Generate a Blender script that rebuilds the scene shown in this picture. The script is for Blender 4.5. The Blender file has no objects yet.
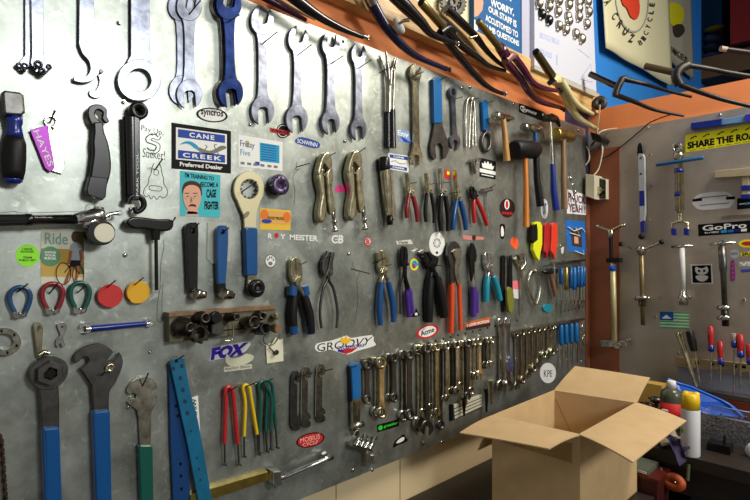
import bpy, bmesh, math, random
from mathutils import Vector
from mathutils.geometry import tessellate_polygon
random.seed(7)
COL = bpy.context.scene.collection
EYE, D, LEN, FP = 1.6, 1.08, 2.479, 510.0      # eye height, distance to the left board, distance to the far wall, focal length
TH = math.radians(46.4)
RX, RY = math.cos(TH), math.sin(TH)
FX, FY = -math.sin(TH), math.cos(TH)
def ray(u, v):
    a = (u-375)/FP; b = (253-v)/FP
    return FX+a*RX, FY+a*RY, b
def at_depth(u, v, z):                              # a point z metres into the room
    r = ray(u, v); return Vector((D+r[0]*z, r[1]*z, EYE+r[2]*z))
def at_height(u, v, h):                             # a point on a level h above the eye
    r = ray(u, v); t = h/r[2]; return Vector((D+r[0]*t, r[1]*t, EYE+h))
class Wall:
    def __init__(s, k, off=0.0): s.k = k; s.off = off
    def sh(s, u, v, d=0.0):
        r = ray(u, v); d = d+s.off
        if s.k == 1: t = (d-D)/r[0]; return r[1]*t, r[2]*t
        t = (LEN-d)/r[1]; return D+r[0]*t, r[2]*t
    def to3(s, a, h, d):
        d = d+s.off
        return Vector((d, a, EYE+h)) if s.k == 1 else Vector((a, LEN-d, EYE+h))
    def p(s, u, v, d=0.0):
        a, h = s.sh(u, v, d); return s.to3(a, h, d)
    def m(s, u, v):                                 # metres per pixel up the wall
        return abs(s.sh(u, v+1)[1]-s.sh(u, v)[1])
    def asp(s, u, v=250):                           # how much a circle is squeezed sideways
        return s.m(u, v)/abs(s.sh(u+1, v)[0]-s.sh(u, v)[0])
W1, W2 = Wall(1), Wall(2)

# ------------------------------------------------------------------ materials
def lin(c):
    c = c/255.0
    return c/12.92 if c <= .04045 else ((c+.055)/1.055)**2.4
def rgb(c): return (lin(c[0]), lin(c[1]), lin(c[2]), 1)
MATS = {}
def mat(name, col, rough=.5, metal=0, var=0, scale=30, alpha=1, coat=0, bump=0, stretch=None, trans=0, spec=None):
    if name in MATS: return MATS[name]
    m = bpy.data.materials.new(name); m.use_nodes = True
    n = m.node_tree.nodes; l = m.node_tree.links; b = n['Principled BSDF']
    b.inputs['Base Color'].default_value = rgb(col)
    b.inputs['Roughness'].default_value = rough; b.inputs['Metallic'].default_value = metal
    if coat: b.inputs['Coat Weight'].default_value = coat; b.inputs['Coat Roughness'].default_value = .12
    if trans: b.inputs['Transmission Weight'].default_value = trans
    b.inputs['Alpha'].default_value = alpha
    if spec is not None: b.inputs['Specular IOR Level'].default_value = spec
    if metal >= .9 and not bump: bump = .22
    if var or bump:
        tc = n.new('ShaderNodeTexCoord'); mp = n.new('ShaderNodeMapping')
        if stretch: mp.inputs['Scale'].default_value = stretch
        t = n.new('ShaderNodeTexNoise'); t.inputs['Scale'].default_value = scale; t.inputs['Detail'].default_value = 6
        l.new(tc.outputs['Object'], mp.inputs['Vector']); l.new(mp.outputs['Vector'], t.inputs['Vector'])
        if var:
            r = n.new('ShaderNodeValToRGB'); r.color_ramp.elements[0].position = .3; r.color_ramp.elements[1].position = .7
            c = rgb(col)
            r.color_ramp.elements[0].color = tuple(x*(1-var) for x in c[:3])+(1,)
            r.color_ramp.elements[1].color = tuple(min(1, x*(1+var)) for x in c[:3])+(1,)
            l.new(t.outputs['Fac'], r.inputs['Fac']); l.new(r.outputs['Color'], b.inputs['Base Color'])
        if bump:
            bp = n.new('ShaderNodeBump'); bp.inputs['Strength'].default_value = bump; bp.inputs['Distance'].default_value = .002
            l.new(t.outputs['Fac'], bp.inputs['Height']); l.new(bp.outputs['Normal'], b.inputs['Normal'])
    MATS[name] = m
    return m
chrome = mat('chrome_steel', (205, 205, 205), .2, 1, .25, 50)
steel = mat('forged_steel', (132, 136, 150), .3, 1, .5, 38)  # darker bluish blotches stand in for reflections of the room
bsteel = mat('bluish_steel', (34, 48, 92), .28, 1, .45, 40)
tan = mat('aged_nickel', (196, 188, 158), .24, 1, .35, 50)
dsteel = mat('dark_steel', (98, 96, 94), .38, 1, .25, 50)
grime = mat('grimy_steel', (188, 184, 172), .24, 1, .4, 60)
oxide = mat('black_oxide', (22, 21, 23), .3, .35)
blackm = mat('black_paint', (8, 8, 10), .24, 0, coat=.2)
rubber = mat('black_rubber', (16, 15, 17), .5, spec=.3)
blue = mat('blue_vinyl', (0, 74, 136), .32, coat=.4)
lblue = mat('bright_blue_vinyl', (0, 98, 164), .35, coat=.3)
dblue = mat('deep_blue_plastic', (10, 36, 130), .3, coat=.3)
teal = mat('teal_vinyl', (10, 130, 150), .35, coat=.2)
green = mat('green_vinyl', (4, 80, 70), .35, coat=.3)
red = mat('red_vinyl', (182, 30, 34), .32, coat=.3)
dred = mat('dark_red_vinyl', (132, 24, 32), .35, coat=.3)
orange = mat('orange_vinyl', (226, 74, 24), .4, coat=.2)
yellow = mat('yellow_plastic', (240, 196, 20), .38, coat=.2)
acid = mat('acid_yellow_plastic', (225, 228, 30), .4)
purple = mat('purple_rubber', (72, 40, 140), .4)
gpurple = mat('grey_purple_metal', (90, 76, 108), .35, .7)
wood = mat('varnished_wood', (196, 146, 82), .4, 0, .25, 25, stretch=(4, 4, .5))
owood = mat('orange_varnished_wood', (204, 122, 36), .35, 0, .2, 25, stretch=(4, 4, .5), coat=.3)
brwood = mat('worn_brown_wood', (128, 98, 68), .5, 0, .25, 25, stretch=(4, 4, .5))
brass = mat('old_brass', (176, 156, 84), .32, 1, .2, 40)
nailm = mat('nail_steel', (58, 50, 46), .45, .5)
white = mat('white_paper', (236, 236, 232), .5)
cream = mat('cream_card', (226, 222, 196), .55)
black = mat('black_ink', (10, 9, 10), .6, spec=.15)
marker = mat('grey_marker_ink', (72, 74, 74), .6)
def flat(name, c, r=.55): return mat(name, c, r, spec=.25)

# ------------------------------------------------------------------ mesh builder
def smooth(pts, n=5, closed=False):
    out = []; N = len(pts); dim = len(pts[0])
    rng = range(N) if closed else range(N-1)
    for i in rng:
        if closed: a, b, c, d = pts[(i-1) % N], pts[i], pts[(i+1) % N], pts[(i+2) % N]
        else: a, b, c, d = pts[max(i-1, 0)], pts[i], pts[i+1], pts[min(i+2, N-1)]
        for k in range(n):
            t = k/n
            out.append(tuple(.5*((2*b[j])+(-a[j]+c[j])*t+(2*a[j]-5*b[j]+4*c[j]-d[j])*t*t+(-a[j]+3*b[j]-3*c[j]+d[j])*t**3) for j in range(dim)))
    if not closed: out.append(tuple(pts[-1]))
    return out
def circ(cx, cy, rx, ry=None, n=22, a0=0, a1=360, rot=0):
    ry = rx if ry is None else ry; full = abs(a1-a0) >= 360; o = []
    cr, sr = math.cos(math.radians(rot)), math.sin(math.radians(rot))
    for i in range(n if full else n+1):
        a = math.radians(a0+(a1-a0)*i/n); x = rx*math.cos(a); y = ry*math.sin(a)
        o.append((cx+x*cr-y*sr, cy+x*sr+y*cr))
    return o
def quad(u0, v0, u1, v1): return [(u0, v0), (u1, v0), (u1, v1), (u0, v1)]
class B:
    def __init__(s, W, name, m, parent=None, label=None, kind=None):
        s.W = W; s.name = name; s.m = m; s.parent = parent; s.label = label; s.kind = kind; s.v = []; s.f = []; s.sm = []
    def add(s, vs, fs, sm=False):
        b = len(s.v); s.v += [Vector(x) for x in vs]; s.f += [tuple(i+b for i in f) for f in fs]; s.sm += [sm]*len(fs); return s
    def plate(s, poly, d0, d1, bev=.0008, holes=(), dm=None):   # an outline on the wall, extruded from d0 to d1
        W = s.W; dm = d1 if dm is None else dm
        loops = [[W.sh(u, v, dm) for u, v in poly]]+[[W.sh(u, v, dm) for u, v in h] for h in holes]
        def area(l): return sum(l[i][0]*l[(i+1) % len(l)][1]-l[(i+1) % len(l)][0]*l[i][1] for i in range(len(l)))
        vs = []; fs = []; front = []; idx = []
        for k, l in enumerate(loops):
            if (area(l) > 0) != (k == 0): l = l[::-1]
            n = len(l); nr = []
            for i in range(n):
                a, b, c = l[i-1], l[i], l[(i+1) % n]
                e1 = (b[0]-a[0], b[1]-a[1]); e2 = (c[0]-b[0], c[1]-b[1])
                l1 = math.hypot(*e1) or 1e-9; l2 = math.hypot(*e2) or 1e-9
                nx = -e1[1]/l1-e2[1]/l2; ny = e1[0]/l1+e2[0]/l2; q = math.hypot(nx, ny) or 1
                nr.append((nx/q, ny/q))
            b0 = len(vs); bz = min(bev, (d1-d0)*.7); st = 4 if bev >= .0025 else 1
            vs += [W.to3(x, y, d0) for x, y in l]; lay = 1; ins = l
            if bev > 0:
                for j in range(st+1):
                    an = math.pi/2*j/st; iw = bev*(1-math.cos(an)); dz = d1-bz*(1-math.sin(an))
                    ins = [(l[i][0]+nr[i][0]*iw, l[i][1]+nr[i][1]*iw) for i in range(n)]
                    vs += [W.to3(x, y, dz) for x, y in ins]; lay += 1
            else: vs += [W.to3(x, y, d1) for x, y in l]; lay = 2
            for j in range(lay-1):
                for i in range(n):
                    k2 = (i+1) % n
                    fs.append((b0+j*n+i, b0+j*n+k2, b0+(j+1)*n+k2, b0+(j+1)*n+i))
            front.append([Vector((x, y, 0)) for x, y in ins]); idx += [b0+(lay-1)*n+i for i in range(n)]
            if k == 0: bi = list(range(b0, b0+n))
        for t in tessellate_polygon(front): fs.append(tuple(idx[i] for i in t))
        if not holes: fs.append(tuple(bi[::-1]))
        return s.add(vs, fs)
    def flat(s, poly, d):                            # print on a surface
        W = s.W; l = [W.sh(u, v, d) for u, v in poly]
        vs = [W.to3(x, y, d) for x, y in l]
        return s.add(vs, [tuple(t) for t in tessellate_polygon([[Vector((x, y, 0)) for x, y in l]])])
    def tube3(s, pts, rad, seg=10, closed=False, squash=None, cap=True):  # pts: world points, rad: metres
        n = len(pts); pts = [Vector(p) for p in pts]
        if not isinstance(rad, (list, tuple)): rad = [rad]*n
        if len(rad) != n:
            rad = [rad[min(int(i/(n-1)*(len(rad)-1)), len(rad)-2)]*(1-((i/(n-1)*(len(rad)-1))-min(int(i/(n-1)*(len(rad)-1)), len(rad)-2)))+rad[min(int(i/(n-1)*(len(rad)-1)), len(rad)-2)+1]*((i/(n-1)*(len(rad)-1))-min(int(i/(n-1)*(len(rad)-1)), len(rad)-2)) for i in range(n)]
        up = None; vs = []; fs = []
        for i in range(n):
            a = pts[(i-1) % n] if closed else pts[max(i-1, 0)]; b = pts[(i+1) % n] if closed else pts[min(i+1, n-1)]
            t = (b-a)
            if t.length < 1e-9: t = Vector((0, 0, 1))
            t.normalize()
            if up is None:
                up = Vector((1, 0, 0)) if s.W.k == 1 else Vector((0, -1, 0))
                if abs(t.dot(up)) > .9: up = Vector((0, 0, 1))
            x = (up-t*up.dot(t)).normalized(); up = x; y = t.cross(x)
            q = squash or 1
            for k in range(seg):
                an = 2*math.pi*k/seg
                vs.append(pts[i]+x*(rad[i]*math.cos(an)*q)+y*(rad[i]*math.sin(an)))
        for i in range(n if closed else n-1):
            j = (i+1) % n
            for k in range(seg): fs.append((i*seg+k, i*seg+(k+1) % seg, j*seg+(k+1) % seg, j*seg+k))
        s.add(vs, fs, True)
        if cap and not closed: s.add(vs[:seg], [tuple(range(seg))]); s.add(vs[-seg:], [tuple(range(seg))])
        return s
    def tube(s, pts, r, d=None, n=0, **k):           # pts in pixels (u, v[, d]); r in pixels
        if d is not None: pts = [(p[0], p[1], d) for p in pts]
        if n: pts = smooth(pts, n, k.get('closed', False))
        u, v = pts[0][:2]; mm = s.W.m(u, v)
        m2 = s.W.m(*pts[-1][:2])
        if isinstance(r, (list, tuple)): rad = [x*(mm+(m2-mm)*i/max(1, len(r)-1)) for i, x in enumerate(r)]
        elif k.get('closed'): rad = r*mm
        else: rad = [r*mm, r*m2]
        return s.tube3([s.W.p(*p) for p in pts], rad, **k)
    def lathe3(s, a, b, prof, seg=16):               # prof: (share of the way from a to b, radius in metres)
        a = Vector(a); b = Vector(b); return s.tube3s(a, b, prof, seg)
    def tube3s(s, a, b, prof, seg):
        t = (b-a).normalized(); up = Vector((0, 0, 1)) if abs(t.z) < .9 else Vector((1, 0, 0))
        x = (up-t*up.dot(t)).normalized(); y = t.cross(x); vs = []; fs = []
        for q, r in prof:
            c = a+(b-a)*q
            for k in range(seg):
                an = 2*math.pi*k/seg; vs.append(c+x*r*math.cos(an)+y*r*math.sin(an))
        n = len(prof)
        for i in range(n-1):
            for k in range(seg): fs.append((i*seg+k, i*seg+(k+1) % seg, (i+1)*seg+(k+1) % seg, (i+1)*seg+k))
        fs.append(tuple(range(seg))); fs.append(tuple(range((n-1)*seg, n*seg)))
        s.add(vs, fs); 
        for i in range(len(s.sm)-len(fs), len(s.sm)-2): s.sm[i] = seg > 6
        return s
    def lathe(s, a, b, prof, seg=16):                # a, b (u, v, d) in pixels; radii in pixels
        mm = s.W.m(a[0], a[1]); return s.tube3s(s.W.p(*a), s.W.p(*b), [(q, r*mm) for q, r in prof], seg)
    def stub(s, u, v, d0, d1, r, seg=16, hole=0):    # a round boss standing out of the wall
        mm = s.W.m(u, v); a = s.W.p(u, v, d0); c = s.W.sh(u, v, d0); b = s.W.to3(c[0], c[1], d1)
        e = .0012/max(1e-4, abs(d1-d0))
        pr = [(0, r*mm), (1-e, r*mm), (1, r*mm-.0008)]
        if hole: pr += [(1, hole*mm), (.25, hole*mm)]
        return s.tube3s(a, b, pr, seg)
    def ball(s, c, r, sz=(1, 1, 1), seg=12):
        c = Vector(c); vs = []; fs = []; R = 8
        for i in range(1, R):
            p = math.pi*i/R
            for k in range(seg):
                a = 2*math.pi*k/seg
                vs.append(c+Vector((r*sz[0]*math.sin(p)*math.cos(a), r*sz[1]*math.sin(p)*math.sin(a), r*sz[2]*math.cos(p))))
        t = len(vs); vs += [c+Vector((0, 0, r*sz[2])), c-Vector((0, 0, r*sz[2]))]
        for i in range(R-2):
            for k in range(seg): fs.append((i*seg+k, i*seg+(k+1) % seg, (i+1)*seg+(k+1) % seg, (i+1)*seg+k))
        for k in range(seg): fs += [(t, k, (k+1) % seg), (t+1, (R-2)*seg+(k+1) % seg, (R-2)*seg+k)]
        return s.add(vs, fs, True)
    def box3(s, p, q):                               # world-aligned box
        (a, b, c), (x, y, z) = p, q
        vs = [(a, b, c), (x, b, c), (x, y, c), (a, y, c), (a, b, z), (x, b, z), (x, y, z), (a, y, z)]
        return s.add(vs, [(0, 1, 2, 3), (4, 5, 6, 7), (0, 1, 5, 4), (1, 2, 6, 5), (2, 3, 7, 6), (3, 0, 4, 7)])
    def slab(s, pts, off):                           # polygon of world points thickened by a vector
        n = len(pts); off = Vector(off); vs = [Vector(p) for p in pts]+[Vector(p)+off for p in pts]
        return s.add(vs, [tuple(range(n)), tuple(range(n, 2*n))]+[(i, (i+1) % n, n+(i+1) % n, n+i) for i in range(n)])
    # heads of spanners: rv is the radius in pixels up the wall, the squeeze sideways comes from the wall
    def openhead(s, u, v, rv, ang, d0, d1, w=.45, deep=.05, k=1.0, bev=.001):
        ax = s.W.asp(u)*k; A = math.radians(ang); dl = math.degrees(math.asin(w)); o = []
        for i in range(23):
            a = math.radians(dl+(360-2*dl)*i/22); o.append((math.cos(a), math.sin(a)))
        ww = w*.92
        o += [(-deep, -ww), (-deep-.16, -ww*.5), (-deep-.16, ww*.5), (-deep, ww)]
        o = [(u+rv*ax*(x*math.cos(A)-y*math.sin(A)), v+rv*(x*math.sin(A)+y*math.cos(A))) for x, y in o]
        return s.plate(o, d0, d1, bev)
    def ring(s, u, v, rv, hv, d0, d1, n=24, k=1.0, hn=None, bev=.001):
        ax = s.W.asp(u)*k
        return s.plate(circ(u, v, rv*ax, rv, n), d0, d1, bev, [circ(u, v, hv*ax, hv, hn or n)])
    def wrench(s, a, b, ra, rb, w, ka, kb, aa=-90, ab=90, d0=.004, d1=.009, w2=None, k=1.0, hb_=.001):
        (u0, v0), (u1, v1) = a, b; ax = s.W.asp((u0+u1)/2)
        w2 = w if w2 is None else w2; f = lambda t: (u0+(u1-u0)*t, v0+(v1-v0)*t)
        ha = ra*.8/max(1, abs(v1-v0)+abs(u1-u0)); hb = rb*.8/max(1, abs(v1-v0)+abs(u1-u0))
        L = math.hypot(u1-u0, v1-v0); nx, ny = (v1-v0)/L, -(u1-u0)/L
        ts = [(ha*.7, w*1.5), (ha*1.5, w*1.05), (ha*2.2+.05, w*.9), (.5, (w+w2)*.45), (1-hb*2.2-.05, w2*.9), (1-hb*1.5, w2*1.05), (1-hb*.7, w2*1.5)]
        lft = [(f(t)[0]+nx*q/2, f(t)[1]+ny*q/2) for t, q in ts]; rgt = [(f(t)[0]-nx*q/2, f(t)[1]-ny*q/2) for t, q in ts]
        s.plate(lft+rgt[::-1], d0, d1, .0009)
        for (u, v), r, kd, an in ((a, ra, ka, aa), (b, rb, kb, ab)):
            if kd == 'o': s.openhead(u, v, r, an, d0-.0005, d1+.0008, k=k, bev=hb_)
            elif kd == 'b': s.ring(u, v, r, r*.58, d0-.001, d1+.003, k=k, bev=hb_)
            elif kd == 'p': s.plate(circ(u, v, r*ax*k, r, 16), d0, d1+.0008)
        return s

THINGS = []
class Thing:
    def __init__(s, name, cat, label, at, W=W1, group=None, kind=None, d=.0):
        s.name = name; s.cat = cat; s.label = label; s.W = W; s.group = group; s.kind = kind; s.parts = []
        s.o = Vector(at) if len(at) == 3 and not isinstance(at, tuple) else (W.p(at[0], at[1], d))
        THINGS.append(s)
    def part(s, name, m, parent=None, label=None, kind=None, W=None):
        b = B(W or s.W, name, m, parent, label, kind); s.parts.append(b); return b
    def text(s, txt, q, m, d=.0009, bold=.02, name='lettering', parent=None, space=1.0):
        vs, fs = glyphs(txt, bold, space); W = s.W; b = s.part(name, m, parent); (tl, tr, br, bl) = q
        o = []
        for x, y in vs:
            y = 1-y
            u = (tl[0]*(1-x)+tr[0]*x)*(1-y)+(bl[0]*(1-x)+br[0]*x)*y
            v = (tl[1]*(1-x)+tr[1]*x)*(1-y)+(bl[1]*(1-x)+br[1]*x)*y
            a, h = W.sh(u, v, d); o.append(W.to3(a, h, d))
        b.add(o, fs); return b
def single(name, cat, label, at, m, W=W1, group=None, kind=None):
    t = Thing(name, cat, label, at, W, group, kind); return t.part('', m)
_g = {}
def glyphs(txt, bold, space):
    key = (txt, bold, space)
    if key in _g: return _g[key]
    cu = bpy.data.curves.new('t', 'FONT'); cu.body = txt; cu.offset = bold; cu.space_character = space; cu.resolution_u = 3
    ob = bpy.data.objects.new('t', cu); COL.objects.link(ob)
    dg = bpy.context.evaluated_depsgraph_get(); dg.update()
    me = bpy.data.meshes.new_from_object(ob.evaluated_get(dg))
    xs = [v.co.x for v in me.vertices]; ys = [v.co.y for v in me.vertices]
    x0, x1, y0, y1 = min(xs), max(xs), min(ys), max(ys)
    r = ([((v.co.x-x0)/(x1-x0), (v.co.y-y0)/max(1e-6, y1-y0)) for v in me.vertices], [tuple(p.vertices) for p in me.polygons])
    bpy.data.objects.remove(ob); bpy.data.curves.remove(cu); bpy.data.meshes.remove(me)
    _g[key] = r; return r
def mesh_of(b, org):
    me = bpy.data.meshes.new(b.name or 'mesh'); me.from_pydata([tuple(v-org) for v in b.v], [], b.f); me.update()
    me.polygons.foreach_set('use_smooth', b.sm)
    bm = bmesh.new(); bm.from_mesh(me); bmesh.ops.recalc_face_normals(bm, faces=bm.faces); bm.to_mesh(me); bm.free()
    me.materials.append(b.m); return me
def flush():
    for t in THINGS:
        if len(t.parts) == 1 and not t.parts[0].parent:
            p = t.parts[0]; p.name = t.name
            o = bpy.data.objects.new(t.name, mesh_of(p, t.o)); COL.objects.link(o); kids = []
        else:
            root = [p for p in t.parts if p.name == '']
            if root: o = bpy.data.objects.new(t.name, mesh_of(root[0], t.o)); root[0].ob = o
            else: o = bpy.data.objects.new(t.name, None); o.empty_display_size = .02
            COL.objects.link(o); kids = [p for p in t.parts if p.name != '']
        o.location = t.o
        if t.kind: o['kind'] = t.kind
        if t.label: o['label'] = t.label
        if t.cat: o['category'] = t.cat
        if t.group: o['group'] = t.group
        for p in kids:
            if not p.v: continue
            k = bpy.data.objects.new(p.name, mesh_of(p, t.o)); COL.objects.link(k)
            par = getattr(p.parent, 'ob', None) if p.parent else o
            k.parent = par or o; p.ob = k
            if p.label: k['label'] = p.label
            if p.kind: k['kind'] = p.kind
# ------------------------------------------------------------------ the room
def struct(name, m): return single(name, None, None, Vector((0, 0, 0)), m, kind='structure')
def wall_mat(name, col, var, sc, bump=.15): return mat(name, col, .75, 0, var, sc, bump=bump)
bluew = wall_mat('blue_wall_paint', (34, 120, 200), .06, 3)
orangew = wall_mat('orange_wall_paint', (232, 138, 80), .06, 4)
creamw = wall_mat('cream_wall_paint', (214, 192, 152), .06, 4)
rustw = wall_mat('rust_wall_paint', (132, 74, 46), .1, 5)
Z = EYE
WB = Wall(1, -.055)
s_board = lambda u: W1.sh(u, 253)[0]
yb1 = s_board(585.5); y566 = s_board(566); y587 = s_board(586)
struct('wall_left', bluew).box3((-.12, -.6, Z-.62), (-.02, 5.1, 3.9))
struct('wall_left_lower', creamw).box3((-.12, -.6, 0), (-.055, LEN, Z-.62))
jb = struct('trim_1', mat('board_joint', (120, 96, 60), .8))
for u in (336, 400): 
    s = WB.sh(u, 480)[0]; jb.box3((-.056, s-.0015, Z-.8), (-.0545, s+.0015, Z-.62))
struct('trim_2', orangew).box3((-.02, -.6, Z+.3), (-.006, y566, Z+.678))
struct('trim_3', rustw).box3((-.02, y587, Z-.8), (.002, LEN-.002, Z+.36))
struct('floor', mat('concrete_floor', (92, 84, 72), .8, 0, .2, 6)).box3((-.12, -.6, -.05), (5.2, 5.2, 0))
struct('ceiling', mat('dark_ceiling_paint', (92, 82, 72), .9)).box3((-.12, -.6, 3.9), (5.2, 5.2, 3.95))
struct('wall_far', orangew).box3((-.02, LEN+.02, Z+.585), (1.0, LEN+.12, Z+.70))
struct('wall_far_unseen', MATS.get('grey_wall_paint') or wall_mat('grey_wall_paint', (140, 134, 124), .06, 4)).box3((1.0, LEN+.02, Z+.585), (3.4, LEN+.12, Z+.70))  # unseen stretch of wall, made grey to keep orange out of reflections
struct('wall_far_lower', wall_mat('grey_wall_paint', (140, 134, 124), .06, 4)).box3((-.02, LEN+.02, 0), (3.4, LEN+.12, Z+.585))
struct('trim_5', rustw).box3((.0025, LEN-.004, Z-.8), (.14, LEN+.02, Z+.5))
struct('wall_shade_panel', mat('painted_wall_shade', (38, 34, 66), .6)).box3((-.02, y566, Z+.36), (-.008, LEN, Z+.676))  # dark panel added to paint the shade over the blue wall
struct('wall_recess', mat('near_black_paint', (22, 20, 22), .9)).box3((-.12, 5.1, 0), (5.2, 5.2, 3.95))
struct('trim_4', mat('rust_trim_paint', (120, 48, 26), .7)).box3((.06, LEN-.004, Z-.8), (2.4, LEN+.02, Z-.6))

# wooden rail along the wall top
wb = single('wooden_rail', 'rail', 'long pale timber rail above the metal board, forks resting across it', (460, 60), mat('pale_timber', (206, 164, 104), .5, 0, .25, 14, stretch=(6, .6, 8), coat=.1))
wb.box3((-.02, -.6, Z+.678), (.035, s_board(592), Z+.775))

# galvanised boards
def galv(name, c0, c1, r0, r1, spot=.7):
    m = bpy.data.materials.new(name); m.use_nodes = True; n = m.node_tree.nodes; l = m.node_tree.links; b = n['Principled BSDF']
    tc = n.new('ShaderNodeTexCoord')
    t = n.new('ShaderNodeTexNoise'); t.inputs['Scale'].default_value = 9; t.inputs['Detail'].default_value = 9; t.inputs['Roughness'].default_value = .68
    v = n.new('ShaderNodeTexNoise'); v.inputs['Scale'].default_value = 46; v.inputs['Detail'].default_value = 5; v.inputs['Distortion'].default_value = 1.2
    for x in (t, v): l.new(tc.outputs['Object'], x.inputs['Vector'])
    r = n.new('ShaderNodeValToRGB'); r.color_ramp.elements[0].position = .32; r.color_ramp.elements[1].position = .68
    r.color_ramp.elements[0].color = rgb(c0); r.color_ramp.elements[1].color = rgb(c1)
    l.new(t.outputs['Fac'], r.inputs['Fac'])
    r2 = n.new('ShaderNodeValToRGB'); r2.color_ramp.elements[0].position = .59; r2.color_ramp.elements[1].position = .74
    r2.color_ramp.elements[0].color = (0, 0, 0, 1); r2.color_ramp.elements[1].color = (spot, spot, spot, 1)
    l.new(v.outputs['Fac'], r2.inputs['Fac'])
    mx = n.new('ShaderNodeMix'); mx.data_type = 'RGBA'; mx.inputs['B'].default_value = rgb((205, 208, 200))
    l.new(r2.outputs['Color'], mx.inputs['Factor']); l.new(r.outputs['Color'], mx.inputs['A']); l.new(mx.outputs['Result'], b.inputs['Base Color'])
    mr = n.new('ShaderNodeMapRange'); mr.inputs['To Min'].default_value = r0; mr.inputs['To Max'].default_value = r1
    l.new(t.outputs['Fac'], mr.inputs['Value']); l.new(mr.outputs['Result'], b.inputs['Roughness'])
    b.inputs['Metallic'].default_value = .86
    return m
galv1 = galv('galvanised_sheet', (130, 135, 128), (188, 193, 187), .33, .47)
galv2 = galv('dull_galvanised_sheet', (176, 166, 154), (192, 182, 170), .5, .62, .05)
board = Thing('tool_board', 'tool board', 'large galvanised metal tool board on the left wall', (300, 253))
bs = board.part('', galv1); bs.box3((-.02, -.4, Z-.632), (0, yb1, Z+.597))
board2 = Thing('tool_board', 'tool board', 'smaller dull grey metal tool board on the far wall', (680, 253), W2)
bs2 = board2.part('', galv2)
x0 = W2.sh(602, 200)[0]
bs2.plate(smooth([(602, 345), (601, 300), (600.5, 200), (600.5, 152), (603, 140), (611, 131)], 3)+[(700, 115.4), (760, 104), (1400, -10), (1400, 515), (700, 390), (683, 387.5), (607, 377), (602.6, 376.5)], -.018, 0, .0005)
strip = board2.part('backing_strip', mat('pale_grey_strip', (150, 150, 156), .6, 0, .1, 20), label='pale grey strip below the screwdriver rack')
strip.plate([(678, 367), (760, 379), (760, 396), (680, 386)], .0, .003)

# ------------------------------------------------------------------ nails and screws in the boards
NAILS = [(189.5, 14, 200, 1), (225, 24, 239, 15), (263, 43.5, 277, 32), (298.5, 54.5, 311, 45), (331.5, 63.5, 343, 56), (359, 68, 371, 60),
 (383, 71, 393, 66), (413, 76, 423, 72), (440, 80, 447, 76), (455, 99, 462, 97), (471, 100, 478, 98), (487, 103, 493, 101), (51, 120, 54.5, 111.5),
 (157, 167, 162, 159.5), (171, 224, 175, 218), (193, 231, 198.5, 223.5), (223, 232, 228.5, 228), (20, 290, 27, 284.5), (51.5, 291, 58, 283), (80, 290.5, 87, 284.5),
 (107, 287.5, 115, 281), (134.5, 285, 143, 278), (101, 376, 106, 371), (143, 385, 148, 374), (175, 361, 184.5, 355), (229, 391, 238, 386),
 (246, 386.5, 256, 382.5), (265, 382, 273, 378.5), (300, 166, 309, 163.5), (327, 157, 335, 153), (356.5, 154, 365, 148), (376, 262, 385, 258), (410, 183.5, 416, 182.5),
 (430, 184.5, 435, 183), (441, 183, 449, 182.5), (452, 193, 459, 192), (489, 188, 495, 185), (386, 266, 391, 264.5), (405, 265, 409, 264), (432, 265, 441, 265.5),
 (482, 265, 489, 264), (507, 259, 512, 257), (560, 262, 565, 260), (521, 263, 526, 261), (352, 367, 357, 366), (243, 191, 256, 182), (297, 377, 312, 373),
 (320, 372, 332, 369), (366, 369.5, 382, 368), (391, 358, 397, 357), (405, 357, 409, 356), (495, 118, 513, 117), (325, 258, 332, 256), (300, 265, 306, 262), (356, 270, 369, 273.5), (545, 266, 549, 265), (570, 262, 575, 260)]
for u, v, u2, v2 in NAILS:
    b = board.part('nail', nailm)
    p = W1.p(u, v, .012); q = W1.p(u2, v2, .046); p = p+(p-q)*(.012/.034); b.tube3([p, q], [.0014, .0014], seg=6)
    h = q+(q-p).normalized()*.0012; b.tube3([q, h], [.0021, .0021], seg=8)
SCREWS = [(119, 23), (250.5, 124.5), (344, 41), (345, 141), (125, 255), (131, 209), (20, 148), (123.5, 102), (349, 253.5), (353, 470), (372, 470), (423.5, 443), (442, 442),
 (462, 88), (470, 87), (513.5, 104), (578, 130), (556, 248), (561, 246), (256, 384), (128.5, 407), (149, 320), (109, 368), (539, 231), (558, 350), (150, 352)]
for u, v in SCREWS:
    b = board.part('screw', chrome); r = 2.4 if u < 150 else 1.8
    b.stub(u, v, 0, .003, r, 10); b.ball(W1.p(u, v, .003), r*.7*W1.m(u, v), (.5, 1, 1), 8)
for u, v in [(649, 127), (720, 115), (650, 155), (651, 186), (650, 218.5), (655, 317), (679, 353), (744, 300), (660, 298)]:
    b = board2.part('screw', chrome); b.stub(u, v, 0, .004, 1.5, 10)
hm = board.part('hole', black, label='row of small punched holes above the spanners', kind='stuff')
for i in range(14):
    u = 421+i*7.4; hm.flat(circ(u, 344.5-i*1.85, .9, 1.1, 8), .0006)
for i in range(8): hm.flat(circ(561+i*3.6, 311.5-i*.9+.6, .6, .8, 8), .0006)

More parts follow.
